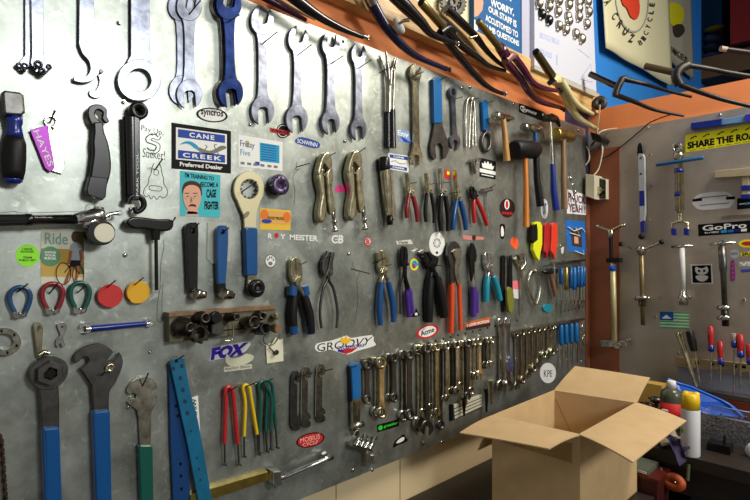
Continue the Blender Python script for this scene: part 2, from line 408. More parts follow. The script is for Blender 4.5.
# marker drawings on the board
dm = board.part('marker_drawing', marker, label='grey marker outline of a notched tool')
def stroke(b, pts, r=.3, closed=False, n=4): b.tube([(p[0], p[1]) for p in pts], r, d=.0003, n=n, closed=closed, seg=5, squash=.3)
stroke(dm, [(154, 163), (152, 168), (151, 174), (149, 178), (148, 184), (145, 188), (143.5, 193), (146, 197), (149, 195.5), (151, 199), (154, 196), (157, 199.5), (160, 196), (163, 198), (167, 195), (167, 189), (164, 184), (163.5, 178), (162, 173), (161, 167), (159, 163)], .35)
stroke(dm, [(150, 186), (152, 185.5), (160, 186.5), (162, 188.5), (160, 191), (151, 190), (149, 188)], .3, True)
stroke(dm, [(155, 169), (158.5, 171), (158, 175), (154, 174)], .3, True, 2)
dm2 = board.part('marker_drawing', marker, label='grey marker outline with dollar sign')
stroke(dm2, [(158, 137), (155.5, 134.5), (150, 134.5), (146, 138), (147, 142), (152, 144), (156, 146), (155, 150), (150, 150), (147, 147.5)], .6)
stroke(dm2, [(161, 136.5), (158.5, 140), (153, 138.5), (151, 140), (156, 142), (160, 145), (159, 151), (153, 154), (147, 152)], .4)
stroke(dm2, [(152, 133), (152.2, 136)], .4, n=0); stroke(dm2, [(156.5, 133), (156.2, 136)], .4, n=0); stroke(dm2, [(153, 153), (152, 156)], .4, n=0)
board.text('Pay Up,', [(141.5, 125), (163.5, 130), (163.5, 137), (141, 132)], marker, .0004, -.005)
board.text('Sucker!', [(143, 148), (165, 151), (165, 160), (142.5, 157)], marker, .0004, -.005)
for pts in ([(297, 162), (296, 170), (300, 168), (294, 174), (293, 181), (295, 190), (294, 205)], [(161, 285), (158, 300), (157, 318), (160, 322), (162, 320), (162, 300), (163, 284)],
            [(0, 213), (15, 211.5), (22, 213), (60, 212), (83, 211), (86, 206), (91, 204), (96, 206)], [(352, 262), (355, 270), (360, 272), (357, 280), (358, 300), (355, 320)],
            [(385, 195), (384, 222), (381, 229), (378, 224), (380, 200)], [(163, 240), (164, 247), (161, 262), (160.5, 282)]):
    x = board.part('marker_drawing', marker); stroke(x, pts, .25)
# ================================================================== tools on the left board, left half
def one(name, cat, label, at, m, group=None, W=W1): return single(name, cat, label, at, m, W, group)
# top row
b = one('pin_spanner', 'spanner', 'chrome bar tool with black pins, front one of the pair at the top left corner', (36, 60), steel)
b.plate([(30.5, -30), (43.5, -30), (43.5, 50), (45, 62), (50, 67), (47, 71), (36, 72), (32, 66), (30.5, 62), (32, 55)], .012, .016)
t = THINGS[-1]; k = t.part('pin', blackm)
for u, v, r in ((37, 66, 4), (41, 73, 3.6), (47.5, 68.5, 2.6), (34, 69, 2.4)): k.stub(u, v, .006, .02, r, hole=r*.4)
b = one('pin_spanner', 'spanner', 'chrome bar tool with black pins, hidden behind its twin at the top left corner', (26, 60), steel)
b.plate([(25, -30), (30, -30), (30.5, 54), (31, 66), (19, 71), (17, 66), (21, 60), (25, 55)], .004, .008)
k = THINGS[-1].part('pin', blackm)
for u, v, r in ((18.5, 67, 3.2), (24, 67, 3.2), (22, 71, 2.6)): k.stub(u, v, .001, .011, r, hole=r*.4)
t = Thing('hook_spanner', 'spanner', 'long bright hook spanner with a small hinged lower jaw', (86, 60))
t.part('body', steel).plate([(79.5, -30), (94.5, -30), (94, 48)]+smooth([(94, 48), (98, 56), (100.5, 66), (98, 75), (91, 81), (82, 82.5), (74, 80.5)], 4)+smooth([(74, 80.5), (74, 76.5), (80, 77.5), (87, 75.5), (90.5, 69), (89, 61), (82.5, 53), (79, 44)], 4)[1:], .006, .012)
t.part('hinged_jaw', steel).plate(smooth([(97.5, 72), (104, 71), (107, 78), (106, 88), (101, 96), (95, 98), (89.5, 95), (90, 90), (94, 91.5), (98, 87), (99.5, 80)], 3, True), .003, .006)
k = t.part('pivot_bolt', dsteel); k.stub(100, 72, .006, .014, 2)
t = Thing('ring_spanner', 'spanner', 'big chrome ring spanner with a round open eye', (139, 80))
k = t.part('', steel); k.plate([(131, -30), (150, -30), (150, 50), (151, 59), (150, 63), (130, 63), (127, 62), (131, 55)], .007, .012); k.ring(139.3, 80, 21, 11.5, .006, .0135)
# flat double-ended spanners, biggest first
def flatsp(label, uT, vT, uB, vB, rT, rB, w, m, d0=.006, th=.0035, aT=-80, aB=85, group=None, at=None, slot=.42):
    b = one('flat_spanner', 'spanner', label, at or (uT, vT), m, group)
    b.wrench((uT, vT), (uB, vB), rT, rB, w, 'o', 'o', aT, aB, d0, d0+th, k=.88); return b
flatsp('large flat double open spanner hanging behind its twin, left of the blue-grey bundle', 181, 6, 182, 90, 15, 15, 10, steel, .001)
flatsp('large flat double open spanner in front of its twin, left of the blue-grey bundle', 189.5, 6, 189.5, 94, 15, 15, 11, steel, .007)
for i, lb in enumerate(('rearmost', 'third', 'second')):
    flatsp('blue-grey double open spanner, %s of the bundle of four' % (lb if i == 0 else lb+' from the front'), 222.5+i*1.7, 4, 225.5+i*1.7, 93, 15, 15, 9, bsteel if i == 2 else grime, .001+i*.005)
flatsp('blue-tinted double open spanner in front of the bundle of four', 229, 4, 231, 92.5, 16, 15.5, 10.5, bsteel, .017, aB=80)
flatsp('flat double open spanner right of the blue-grey bundle', 262.5, 20, 263, 110.5, 15, 15, 9.5, steel, .006, aT=-75, aB=85)
flatsp('flat double open spanner above the red-and-black round sticker', 298.5, 39, 297, 119, 14, 15, 8.5, steel, aT=-70, aB=85)
flatsp('flat double open spanner above the first pair of locking pliers', 331.3, 44, 331, 122, 13, 13, 8.5, steel, .006, .006, aT=-78, aB=80)
flatsp('smallest flat double open spanner of the top row', 359, 54, 359, 129, 11.5, 12, 7.5, steel, .006, .005, aT=-75, aB=85)
t = Thing('circlip_pliers', 'pliers', 'slim chrome pliers with black sleeves, between flat and tan spanners', (389, 70))
k = t.part('jaw', grime); k.tube([(386, 52), (388, 66), (389.5, 85), (389, 112)], [1.2, 1.8, 2, 2], .016); k.tube([(395, 58), (391, 70), (390.5, 85)], [1, 1.6, 1.8], .02)
k = t.part('jaw', grime); k.tube([(380.5, 57), (385, 68), (387, 85), (387, 112)], [1, 1.4, 1.6, 1.6], .008); k.tube([(397, 59), (394, 70), (393, 112)], [1.2, 1.6, 1.6], .012)
k = t.part('pivot_bolt', chrome); k.stub(390, 69, .008, .024, 3)
k = t.part('grip', blackm); k.tube([(388, 111), (388, 147)], [2.6, 2.9], .009); k = t.part('grip', blackm); k.tube([(392.5, 110), (393, 148)], [2.8, 3.2], .015)
b = one('combination_spanner', 'spanner', 'long tan combination spanner left of the blue-handled fork', (416, 76), tan)
b.wrench((416, 72), (417, 157), 9, 9, 6.5, 'o', 'o', -60, 95, .006, .013)
b = one('combination_spanner', 'spanner', 'short chrome spanner right of the blue-handled fork tool', (454, 95), steel)
b.wrench((453.5, 92), (455.5, 142), 6, 8.5, 4, 'b', 'o', -60, 100, .004, .011)
t = Thing('pin_fork', 'bicycle tool', 'blue-handled steel fork tool with a wide slotted end', (438, 80))
t.part('fork', dsteel).plate([(435, 112), (442, 112), (443, 126), (448, 140), (448.5, 152), (446, 158), (443.5, 159), (443, 147), (440.5, 143), (437, 144), (435.5, 148), (436.5, 158), (434, 160), (431, 155), (430.5, 146), (433, 134), (434.5, 124)], .006, .012)
t.part('grip', lblue).plate([(433.5, 79), (436, 76.5), (440, 77), (442, 80), (442.8, 123), (434.5, 123)], .003, .016, .003)
b = one('wire_loop_tool', 'bicycle tool', 'long bent steel wire loop left of the blue ring-ended tool', (471, 100), grime)
b.tube([(466, 146), (465.5, 120), (466.5, 103), (469.5, 98), (472.5, 103), (472.5, 146)], 1.1, .008, n=4); b.tube([(469, 147), (470, 120), (471.5, 100), (474, 103), (475.5, 146)], 1.2, .014, n=4)
t = Thing('ring_wrench', 'bicycle tool', 'blue-handled tool with an oval black steel ring below', (486, 103))
k = t.part('ring', dsteel); k.tube(circ(486, 142, 4.2, 9, 18), 1.6, .008, closed=True); k.tube([(486, 128), (486, 134)], 1.6, .008)
t.part('grip', lblue).plate([(482.5, 102), (485, 99), (488, 101), (489.5, 130), (484, 130)], .004, .014, .002)
# screwdriver-like scraper, rotor gauge, levers
t = Thing('headset_scraper', 'bicycle tool', 'short tool with rounded square steel head and blue collar', (14, 120))
t.part('head', dsteel).plate([(2, 92), (5, 90), (20, 92), (24, 95), (25.5, 112), (22, 115.5), (6, 114.5), (3.5, 112)], .012, .034, .004)
t.part('collar', dblue).lathe((14.5, 115, .02), (14.5, 138, .02), [(0, 7), (.3, 7), (.5, 6), (.75, 7), (1, 8)])
t.part('grip', rubber).lathe((14.5, 137, .02), (13, 179, .02), [(0, 8), (.15, 10), (.5, 10.5), (.8, 10), (1, 8.5)])
t.part('end_cap', dblue).lathe((13, 178, .02), (13, 184, .02), [(0, 8.4), (.5, 8), (.9, 5.5), (1, 1)])
t = Thing('rotor_gauge', 'bicycle tool', 'purple and bare metal wedge-shaped tag hanging on a nail', (51, 119))
t.part('blade', grime).plate([(48, 126), (56, 124), (60, 130), (64, 150), (64.5, 168), (62, 174), (52, 171)], .003, .006, holes=[circ(52, 128.5, 1.6, 1.6, 10)])
t.part('ring', chrome).ring(51, 121, 6, 4, .003, .006)
f = t.part('flag', mat('purple_anodised', (150, 34, 160), .35, .3)); f.plate([(30, 130), (47.5, 125), (55, 168), (50, 172), (45, 168)], .006, .009)
t.text('HAYES', [(39, 129.5), (54, 165), (48.5, 167), (33, 131)], white, .0094, .01)
t = Thing('tyre_lever', 'tyre lever', 'black curved lever with a hooked ring at the top', (98, 110))
t.part('hook', oxide).plate(smooth([(88, 110), (90, 106), (96, 104), (102, 105), (107, 109), (107, 116), (109.5, 121), (106, 123), (102, 118), (103, 112), (98, 109.5), (95, 113), (97, 118), (101, 122), (102, 127), (95, 128), (90, 121), (88, 115)], 2, True), .012, .02, .002)
t.part('blade', oxide).plate([(94, 122), (103, 122), (104.5, 132)]+smooth([(104.5, 132), (108.5, 143), (111, 158), (111, 172), (107, 186)], 4)+[(106, 197), (103, 200), (90, 195), (87, 191), (90, 178)]+smooth([(90, 178), (92, 165), (93.5, 152), (93, 142), (94, 133)], 4), .01, .024, .003)
t.part('end_pad', blackm).plate([(90, 176), (108, 178), (106, 196), (103, 200), (88, 195), (86.5, 190)], .008, .028, .002)
t = Thing('seatpost_wrench', 'bicycle tool', 'long black bar tool with a round eye above and hook below', (135, 110))
k = t.part('bar', blackm); k.tube([(131, 118), (132.5, 200)], [8, 7.2], .014, squash=.8)
k.plate([(134, 116), (139.5, 116), (139.5, 200), (134.5, 200)], .012, .027, .002)
k = t.part('eye', oxide); k.stub(135.5, 112.5, .004, .028, 8.5, 20, hole=3.5)
k = t.part('hook', oxide); k.tube([(127, 203), (130, 197), (137, 196), (142, 199), (144, 205), (141, 210), (136, 212), (134.5, 207)], [3, 3.2, 2.6, 2], .02, n=3)
t.text('PARK TOOL', [(136.3, 196), (136.3, 153), (138.5, 153), (138.5, 196)], white, .0274, .0)
# pump
t = Thing('frame_pump', 'bicycle pump', 'black and silver hand pump lying across the board', (60, 219))
k = t.part('barrel', blackm); k.lathe((-60, 221, .03), (80, 219, .03), [(0, 6), (.57, 6), (.572, 6.6), (.62, 6.6), (.625, 5.6), (1, 5.4)])
k = t.part('head', chrome); k.lathe((76, 219, .03), (104, 214.5, .03), [(0, 5.5), (.3, 6.5), (.6, 7.5), (.85, 8), (1, 6)]); k.tube([(98, 216, .03), (99, 207, .03)], 4.5); k.lathe((83, 224, .03), (97, 221, .03), [(0, 4), (1, 7)])
k = t.part('valve_lever', chrome); k.tube([(103, 218), (110, 214), (118, 213)], [2.5, 1.8, 2.2], .03); k.ring(108, 217, 3.6, 1.6, .027, .033); k.stub(119, 213, .026, .034, 2.6)
k = t.part('gauge', blackm); k.stub(97, 233, .012, .042, 12.4, 24)
k = t.part('dial', mat('gauge_face', (216, 212, 190), .3, .1), k); k.stub(104.3, 233, .0415, .0433, 9.3, 24)
t.text('blackburn', [(35, 216.5), (52, 216.2), (52, 218.8), (35, 219)], white, .0385, 0)
# T-handle hex key
t = Thing('t_handle_hex_key', 'hex key', 'black T-handled hex key right of the pump', (157, 222))
t.part('handle', blackm).plate(smooth([(127, 223), (131, 217.5), (142, 217), (158, 219), (170, 219), (174, 222), (173, 228), (168, 231), (158, 231), (146, 229), (134, 228.5)], 3, True), .012, .03, .004)
t.part('socket', blackm).tube([(155, 228), (155.5, 240)], [5, 4], .02)
t.part('shaft', oxide).tube([(156, 238), (156.5, 290)], [1.7, 1.7], .02, seg=6)
k = t.part('tip', chrome); k.tube([(134, 222), (126, 223.5)], [2.2, 1.5], .02)
# spoke wrench loops
for (u, v, m, nm) in ((20, 301, mat('blue_loop_plastic', (14, 66, 112), .35, coat=.3), 'dark blue'), (52.5, 297.5, dred, 'dark red'), (80, 296.5, green, 'dark green')):
    t = Thing('spoke_wrench', 'spoke wrench', 'small loop-shaped spoke wrench in %s vinyl' % nm, (u, v-9))
    s = 1 if nm != 'dark green' else .92
    t.part('loop', m).tube([(u-5.5*s, v+11), (u-9.5*s, v+3), (u-10.5*s, v-5), (u-7*s, v-11.5), (u, v-14), (u+7*s, v-11.5), (u+10.3*s, v-5), (u+8.5*s, v+4), (u+5*s, v+11.5)], 2.3, .008, n=4)
    k = t.part('jaw', chrome); k.tube([(u-6.5*s, v+8), (u-4*s, v+15), (u, v+12.5), (u+4.5*s, v+15), (u+6*s, v+9)], 2.0, .008, n=2)
    k.plate([(u-7*s, v+11), (u-2, v+13), (u+3, v+12.5), (u+6, v+11.5), (u+5, v+16), (u+1, v+15.5), (u, v+17.5), (u-6, v+17)], .004, .014)
for (u, v, m, nm, ru, rv) in ((109, 295.5, mat('coral_disc_plastic', (196, 50, 50), .25, coat=.6), 'shiny coral red', 12, 11.8), (137, 292, mat('amber_disc_plastic', (222, 168, 24), .35, coat=.3), 'amber yellow', 11, 11.2)):
    t = Thing('spoke_wrench_disc', 'spoke wrench', 'round %s disc hanging on a nail' % nm, (u, v-8))
    k = t.part('', m); k.stub(u, v, .003, .013, rv, 28)
    k = t.part('keyed_rim', m); k.plate([(u-7, v+7), (u-3, v+8), (u+1, v+11), (u-2, v+11.6), (u-6, v+10)], .008, .0145, .0005)
b = one('round_spanner', 'spanner', 'grimy round ring tool with notches at the left edge', (4, 342), grime)
b.ring(4, 342, 14, 8, .003, .011)
k = THINGS[-1].part('notch', black)
for a in (20, 75, 140, 200, 260, 320): k.flat(circ(4+11*W1.asp(4)*math.cos(math.radians(a)), 342+11*math.sin(math.radians(a)), 1.4, 1.8, 6), .0114)
t = Thing('small_crank_tool', 'bicycle tool', 'small tan crank-shaped tool with a bent foot', (39, 327))
k = t.part('arm', tan); k.plate(smooth([(34, 326), (36, 322.5), (40, 323), (43, 328), (42.5, 338), (42, 350), (43, 355), (38, 356), (36, 345), (34.5, 335)], 3, True), .006, .012, holes=[circ(39, 329, 1.6, 3, 10)])
k = t.part('foot', tan); k.tube([(39, 355), (44, 351.5), (49, 353)], [2.8, 2.4, 2.6], .012)
b = one('cone_spanner', 'spanner', 'tiny bright double-ended spanner beside the tan crank tool', (61, 328), chrome)
b.plate(smooth([(57, 325), (60, 323.5), (66, 324), (66.5, 330), (63.5, 336), (64, 341), (65, 345), (62, 348), (61, 344), (59, 344.5), (58.5, 347.5), (56, 346), (56.5, 340), (60, 336), (59, 331)], 3, True), .003, .007, holes=[circ(62, 327, 1.8, 1, 8)])
t = Thing('nipple_wrench', 'spanner', 'slim blue-sleeved double-ended spanner lying horizontally', (115, 327))
t.part('sleeve', dblue).tube([(91, 328.5), (146, 323.5)], [3.2, 2.6], .007)
k = t.part('jaw', chrome); k.openhead(86, 328.5, 5.5, 150, .003, .01); k.tube([(86, 329), (92, 328.4)], 2.4, .007)
k = t.part('jaw', chrome); k.openhead(149, 323, 4.4, -20, .003, .01); k.tube([(145, 323.7), (149, 323)], 2, .007)
# big blue-handled tools
t = Thing('crank_wrench', 'spanner', 'heavy dark steel wrench with hex socket head and blue grip', (47, 372))
k = t.part('arm', dsteel); k.plate([(38, 375), (58, 375), (59.3, 400), (59.5, 430), (42, 430), (40.5, 400)], .008, .02, .002); k.stub(47.5, 371.5, .006, .022, 16.3, 28)
k = t.part('hex_socket', dsteel); k.tube3s(W1.p(48.5, 372, .02), W1.to3(*W1.sh(48.5, 372, .02), .036), [(0, 12*W1.m(48, 372)), (.9, 12*W1.m(48, 372)), (1, 11.4*W1.m(48, 372)), (1, 6.6*W1.m(48, 372)), (.2, 6*W1.m(48, 372))], 6)
k = t.part('square_bolt', oxide); k.tube3s(W1.p(50, 373, .022), W1.to3(*W1.sh(50, 373, .022), .031), [(0, .011), (1, .010)], 4)
t.part('grip', blue).plate([(42.6, 430), (44, 428), (58, 427), (60, 429), (63, 520), (45.5, 520)], .003, .026, .005)
t = Thing('pedal_wrench', 'spanner', 'broad dark pedal wrench with two slots and blue grip', (100, 372))
t.part('head', dsteel).plate(smooth([(74, 362.5), (75, 356), (80, 349.5), (88, 345), (97, 343), (105, 345), (111, 349.5)], 3)+[(113.5, 352), (108, 359.5), (112, 361), (116.5, 357.5), (119.5, 352.5), (121.5, 355)]+smooth([(121.5, 355), (123, 362), (121, 371), (115, 384), (109.5, 393), (109, 412)], 3)+[(109.5, 420), (94.5, 420), (92, 386), (84, 374), (80.5, 369), (86.5, 364.5), (89, 361), (88.5, 358), (84.5, 356.5), (81.5, 359), (78.5, 362), (76, 363.5)], .008, .016, .0015)
k = t.part('washer', tan); k.stub(109.5, 367.5, .016, .022, 4.5, 18, hole=1.6)
t.part('grip', blue).plate([(93, 414), (95, 411.5), (108, 410), (110.5, 412), (112.5, 520), (97, 520)], .004, .023, .0045)
t = Thing('headset_wrench', 'spanner', 'thin greyish headset wrench with jagged head and green grip', (143, 385))
t.part('head', grime).plate(smooth([(127.5, 389), (132, 382), (139, 378.5), (146, 377), (151, 378.5), (155, 382), (157.5, 387)], 3)+[(157, 388.5), (151.5, 392), (152, 395), (157.5, 396), (156, 404), (151.5, 412), (151, 450), (140.5, 450), (139, 420), (137, 410), (128.5, 404), (127.5, 402), (131, 399), (136, 398), (137, 395), (133.5, 393), (129, 394.5), (127, 392)], .005, .009)
t.part('grip', green).plate([(139, 447), (141, 445.5), (151, 445.5), (153, 448), (154, 520), (141.5, 520)], .002, .015, .003)
# hanging chain
t = Thing('bicycle_chain', 'chain', 'rusty bicycle chain hanging at the lower left edge', (2, 434)); 
k = t.part('', mat('rusty_chain', (70, 52, 40), .5, .7, .3, 80))
for i in range(18):
    u = .5+.32*i+(1.2 if i % 2 else 0); v = 437+i*4.4
    k.plate(circ(u, v, 2.2, 3.4, 10), .008 if i % 2 else .004, .011 if i % 2 else .007, .0005); k.stub(u, v+2, .002, .014, 1.2, 8)
# perforated blue steel strips
t = Thing('perforated_strip', 'metal strip', 'dark blue perforated strip hanging behind the lighter one', (176, 362))
t.part('', mat('deep_blue_paint', (6, 58, 112), .4)).plate([(169, 364), (171, 362), (182, 362), (188.5, 450), (191, 520), (174, 520), (170.5, 440)], .005, .009, .001)
for u, v in ((176, 406), (178, 416), (180.5, 464), (181, 476), (181.5, 489)): t.part('hole', black).flat(circ(u, v, 1.5, 1.8, 10), .0093)
t = Thing('perforated_strip', 'metal strip', 'lighter teal-blue perforated strip hanging aslant in front', (178, 360))
t.part('', mat('teal_blue_paint', (12, 96, 132), .4, 0, .15, 40)).plate([(170, 363.5), (172, 360.5), (181, 357.5), (184.5, 359), (190, 390), (198, 420), (204, 452), (212, 500), (214, 520), (202, 520), (198, 500), (187.5, 444), (179, 405)], .013, .017, .001, holes=[circ(176.5, 361.5, 1.4, 2, 8)])
hm2 = mat('deep_hole', (8, 40, 66), .7)
for u, v in ((173.5, 368.5), (182, 366), (180.5, 378), (183, 390), (185, 401.5), (187.5, 413)): t.part('hole', hm2).flat(circ(u, v, 1.9, 2.3, 10), .0173)
for u, v in ((197, 458), (199, 469), (200.5, 480), (191, 431)): t.part('hole', hm2).flat(circ(u, v, 1.1, 1.3, 8), .0173)
t = Thing('paper_label', 'label', 'narrow white label with vertical black letters beside the blue strips', (194, 415))
t.part('paper', white).plate([(191, 398), (198, 395.5), (200.5, 437), (194, 440)], .0, .0006, 0)
t.text('WINNING', [(192.6, 399), (195.5, 433), (198.3, 432), (196, 398)], black, .001, .03)
# lever tools
t = Thing('chainring_tool', 'bicycle tool', 'black handled lever tool with a round steel socket foot', (193, 231))
t.part('handle', blackm).plate(smooth([(186, 228), (188, 223.5), (194, 222.5), (198.5, 225), (198.5, 250), (198, 292)], 2)+[(189, 292), (187.5, 255)], .008, .018, .002, holes=[circ(193, 231, 1.8, 2, 10)])
k = t.part('socket_foot', grime); k.stub(194, 294.5, .004, .024, 6, 18); k.lathe((196, 294, .03), (206, 295, .034), [(0, 5.5), (.3, 5.5), (.35, 4.5), (.7, 4), (1, 3.4)])
t = Thing('chainring_tool', 'bicycle tool', 'blue handled lever tool with a round steel socket foot', (223, 232))
t.part('handle', blue).plate(smooth([(217, 231), (219.5, 226), (224.5, 225.5), (228.5, 229), (228, 255), (226, 284)], 2)+[(218, 284), (217, 255)], .008, .018, .002, holes=[circ(223, 232, 1.8, 2, 10)])
t.part('shank', oxide).plate([(218, 283), (226, 283), (226, 292), (218, 292)], .009, .017)
k = t.part('socket_foot', grime); k.stub(222, 294, .004, .024, 6, 18); k.lathe((224, 293.5, .03), (234, 296, .034), [(0, 5.8), (.3, 5.5), (.35, 4.5), (.75, 4.5), (.78, 3.2), (1, 3)])
t = Thing('freewheel_wrench', 'spanner', 'large cream-faced ring wrench with a blue grip and dark socket', (248, 190))
t.part('head', mat('cream_steel', (216, 206, 168), .4, .35)).plate(circ(249.2, 189, 15.2, 18, 30, 140, 400)+[(257, 212), (256, 232), (245, 232), (244, 216), (240, 207)], .008, .013, .0012, holes=[circ(249.5, 189, 9, 9.8, 24)])
k = t.part('ring_teeth', dsteel)
for a in range(0, 360, 30): 
    c, s_ = math.cos(math.radians(a)), math.sin(math.radians(a)); k.plate(circ(249.5+8.4*c, 189+9.2*s_, 1.3, 1.5, 6), .007, .0125, .0003)
t.part('cam_stud', tan).plate(circ(247, 214.5, 2, 4, 12, rot=35), .013, .017)
t.part('grip', blue).plate([(245.5, 229), (247.5, 227), (256, 227.5), (258, 229.5), (258, 275), (247, 275.5)], .004, .02, .003, holes=[])
t.part('shank', tan).plate([(248.5, 275), (257, 275), (257, 284), (248, 284)], .008, .014)
k = t.part('socket', oxide); k.stub(254, 288, .008, .022, 9.2, 24); k.stub(255.5, 288, .022, .034, 7, 20, hole=2.4)
k = t.part('bolt', dsteel, k); k.stub(256.5, 288, .03, .036, 2.2, 6)
t = Thing('clear_bag', 'plastic bag', 'small clear plastic bag behind the blue lever tool', (222, 224))
t.part('film', mat('clear_film', (225, 228, 215), .18, alpha=.32)).plate([(208, 222), (231, 224), (232, 228), (230, 262), (212, 264), (207, 258)], .001, .004, .001)
t = Thing('lockring_socket', 'bicycle tool', 'small purple-grey notched cassette socket beside the cream ring wrench', (279, 186))
k = t.part('body', gpurple); k.stub(276, 185, .002, .022, 10, 20); k = t.part('face', gpurple); k.stub(279.5, 185.5, .022, .03, 9.5, 22, hole=2.6)
k2 = t.part('tooth', blackm)
for a in range(0, 360, 36): c, s_ = math.cos(math.radians(a)), math.sin(math.radians(a)); k2.plate(circ(279.5+6.3*c, 185.5+8.6*s_, 1, 1.3, 4), .018, .031, 0)
# socket rail
t = Thing('socket_rail', 'tool rail', 'short wooden rail carrying freewheel sockets', (222, 326))
t.part('rail', mat('rail_face', (104, 100, 80), .5, .2, .2, 30)).plate([(169, 315), (276, 307.5), (276, 330), (169.5, 343)], .001, .022, .001)
t.part('top_strip', brwood).plate([(169, 313), (274, 305.5), (276, 309), (169, 317)], .0, .028, .0005)
t.part('groove', black).plate([(172, 334.5), (275, 325), (275, 326.2), (172, 335.7)], .02, .0222, 0)
sockm = mat('oily_socket_steel', (74, 70, 62), .35, .9, .4, 60)
SK = [(180, 326, 9, 190.5, 327.5, 6, 3, 'stepped grimy freewheel socket at the left end of the wooden rail'), (198, 317.5, 6.5, 206, 318, 6.2, 3.6, 'round open socket above the toothed ring on the rail'),
      (214, 317, 6, 217, 318, 6, 0, 'plain round plug socket near the middle of the rail'), (228, 317, 4.5, 237, 317, 4.2, 2.2, 'small pipe-like socket above the hanging wire hook'),
      (245, 323, 6.5, 255, 322.5, 7.6, 5.6, 'wide splined open socket on the right part of the rail'), (258, 315.5, 5, 263, 315.5, 4.6, 2.6, 'small open socket at the upper right of the rail'),
      (258, 329, 6, 265.5, 328.5, 6.8, 4.8, 'round open socket at the lower right of the rail')]
for (u, v, r, u2, v2, r2, h, lb) in SK:
    b = one('freewheel_socket', 'socket', lb, (u, v), sockm if r != 6 else oxide, 'sockets on the wooden rail')
    m1 = W1.m(u, v); p = W1.p(u, v, .024); q = W1.to3(*W1.sh(u2, v2, .064), .064)
    pr = [(0, r*m1), (.45, r*m1), (.5, r2*m1*.85), (.96, r2*m1*.85), (1, r2*m1*.8)]
    if h: pr += [(1, h*m1*.85), (.5, h*m1*.8)]
    b.tube3s(p, q, pr, 20)
b = one('toothed_ring', 'socket', 'toothed open ring tool hanging low on the rail', (200, 334), sockm)
b.ring(200, 333, 9, 5.6, .03, .046)
for a in range(0, 360, 40): b.plate(circ(200+8.6*W1.asp(200)*1.05*math.cos(math.radians(a)), 333+9.6*math.sin(math.radians(a)), 1.5, 1.8, 8), .032, .048, .0005)
b = one('hex_plug', 'socket', 'dark hexagonal plug tool in the middle of the rail', (220, 328), dsteel); b.plate([(212, 324), (218, 321.5), (224, 324), (225, 333), (219, 336), (212, 334)], .022, .05, .002)
b = one('wire_hook', 'hook', 'bent pale wire hook hanging below the rail', (233, 325), tan); b.tube([(233, 323), (233.5, 334), (232, 340), (225, 341)], 1, .04, n=3)
b = one('round_stud', 'socket', 'small pale stud at the right end of the rail', (274, 317), tan); b.stub(273, 316, .022, .04, 3.4, 14); b.stub(275, 316.5, .04, .052, 2.2, 10)
b = one('round_stud', 'socket', 'short wooden plug below the pale stud on the rail', (275, 327), brwood); b.stub(274, 328, .022, .042, 4.4, 14)
t = Thing('hang_tag', 'tag', 'cream hang tag with folded corner below the rail', (272, 350))
t.part('card', cream).plate([(266, 345), (283, 338.5), (283.5, 361), (267, 363.5)], .002, .0028, 0)
t.part('folded_card', cream).plate([(270, 347), (276, 337), (281, 341), (275, 352)], .008, .0088, 0)
k = t.part('wire', dsteel); k.tube([(266, 332), (263, 340), (268, 345), (275, 343), (280, 334)], .45, .012, n=4, seg=6)
k = t.part('bead', dsteel); k.stub(275, 352, .003, .012, 2.6)
# bent hex keys with coloured sleeves
def bentkey(m, lb, uL, uT, uR, vT, vg, vb, d=.01, r=1.7, dr=0):
    t = Thing('bent_hook_key', 'hook tool', lb, (uT, vT)); 
    t.part('sleeve', m).tube([(uL, vg), (uL+1.2, vT+18), (uT-3.2, vT+3), (uT, vT), (uT+3.4, vT+3), (uT+5, vT+12), (uR, vg+dr)], r, d, n=4)
    for u, e in ((uL, 0), (uR, dr)):
        k = t.part('steel_end', dsteel); k.tube([(u, vg-2+e), (u+(.3 if u == uL else 1.5), vb+e)], [1, .9], d); k.tube([(u+(0 if u == uL else 1.5)-1, vb+e), (u+(0 if u == uL else 1.5)+2, vb+1+e)], [1.1, 1.1], d+.002)
bentkey(red, 'red-sleeved bent steel hook hanging on a nail', 224.5, 228.5, 237.5, 387, 443, 464, r=2.1)
bentkey(mat('lemon_sleeve', (226, 192, 24), .38, coat=.2), 'yellow-sleeved bent steel hook hanging on a nail', 244, 246, 257, 385, 436, 456, dr=-2)
bentkey(green, 'green-sleeved bent steel hook nearest the yellow one', 259, 262, 265.5, 382, 432, 452, .008, 1.7, -1)
bentkey(green, 'green-sleeved bent steel hook hanging rightmost in the row', 270.5, 268, 275.5, 381, 430, 449, .014, 1.7, -2)
# three flat slotted spanners below the groovy sticker
for u, v0, v1, m, lb in ((295.5, 371, 431, dsteel, 'leftmost of the three slotted flat bars on one nail'), (306, 367, 428, grime, 'middle one of the three slotted flat bars'), (320.5, 364, 423, grime, 'rightmost slotted flat bar, browned at its lower end')):
    b = one('chain_gauge', 'flat spanner', lb, (u, v0+5), m)
    s_ = W1.asp(u)
    b.plate(smooth([(u-4, v0+5), (u-1, v0), (u+3, v0+.5), (u+5.5, v0+6), (u+4.5, v0+11), (u+1, v0+9), (u+2.5, v0+6), (u, v0+4.5)], 2)+[(u-.8, v0+12), (u+2.2, v0+14), (u+1.8, v1-16), (u+5, v1-13), (u+5.5, v1-9.5), (u+3, v1-8.5), (u+5, v1-6), (u+5, v1-2), (u+1.5, v1), (u-3, v1-1), (u-5, v1-6), (u-4.5, v0+14)], .004, .007)
t = Thing('torque_driver', 'bicycle tool', 'blue-gripped steel tool between flat bars and small spanners', (356, 370))
k = t.part('shaft', grime); k.plate([(352.5, 396), (361, 394), (360, 428), (353, 430)], .008, .018, .001); k.lathe((352, 426, .014), (363, 424, .014), [(0, 3), (.5, 4), (1, 3)]); k.stub(354, 432, .006, .02, 3, 12)
t.part('grip', lblue).plate([(351.5, 366), (354, 363.5), (359.5, 363), (361, 366), (361.5, 398), (353, 400)], .005, .02, .003)
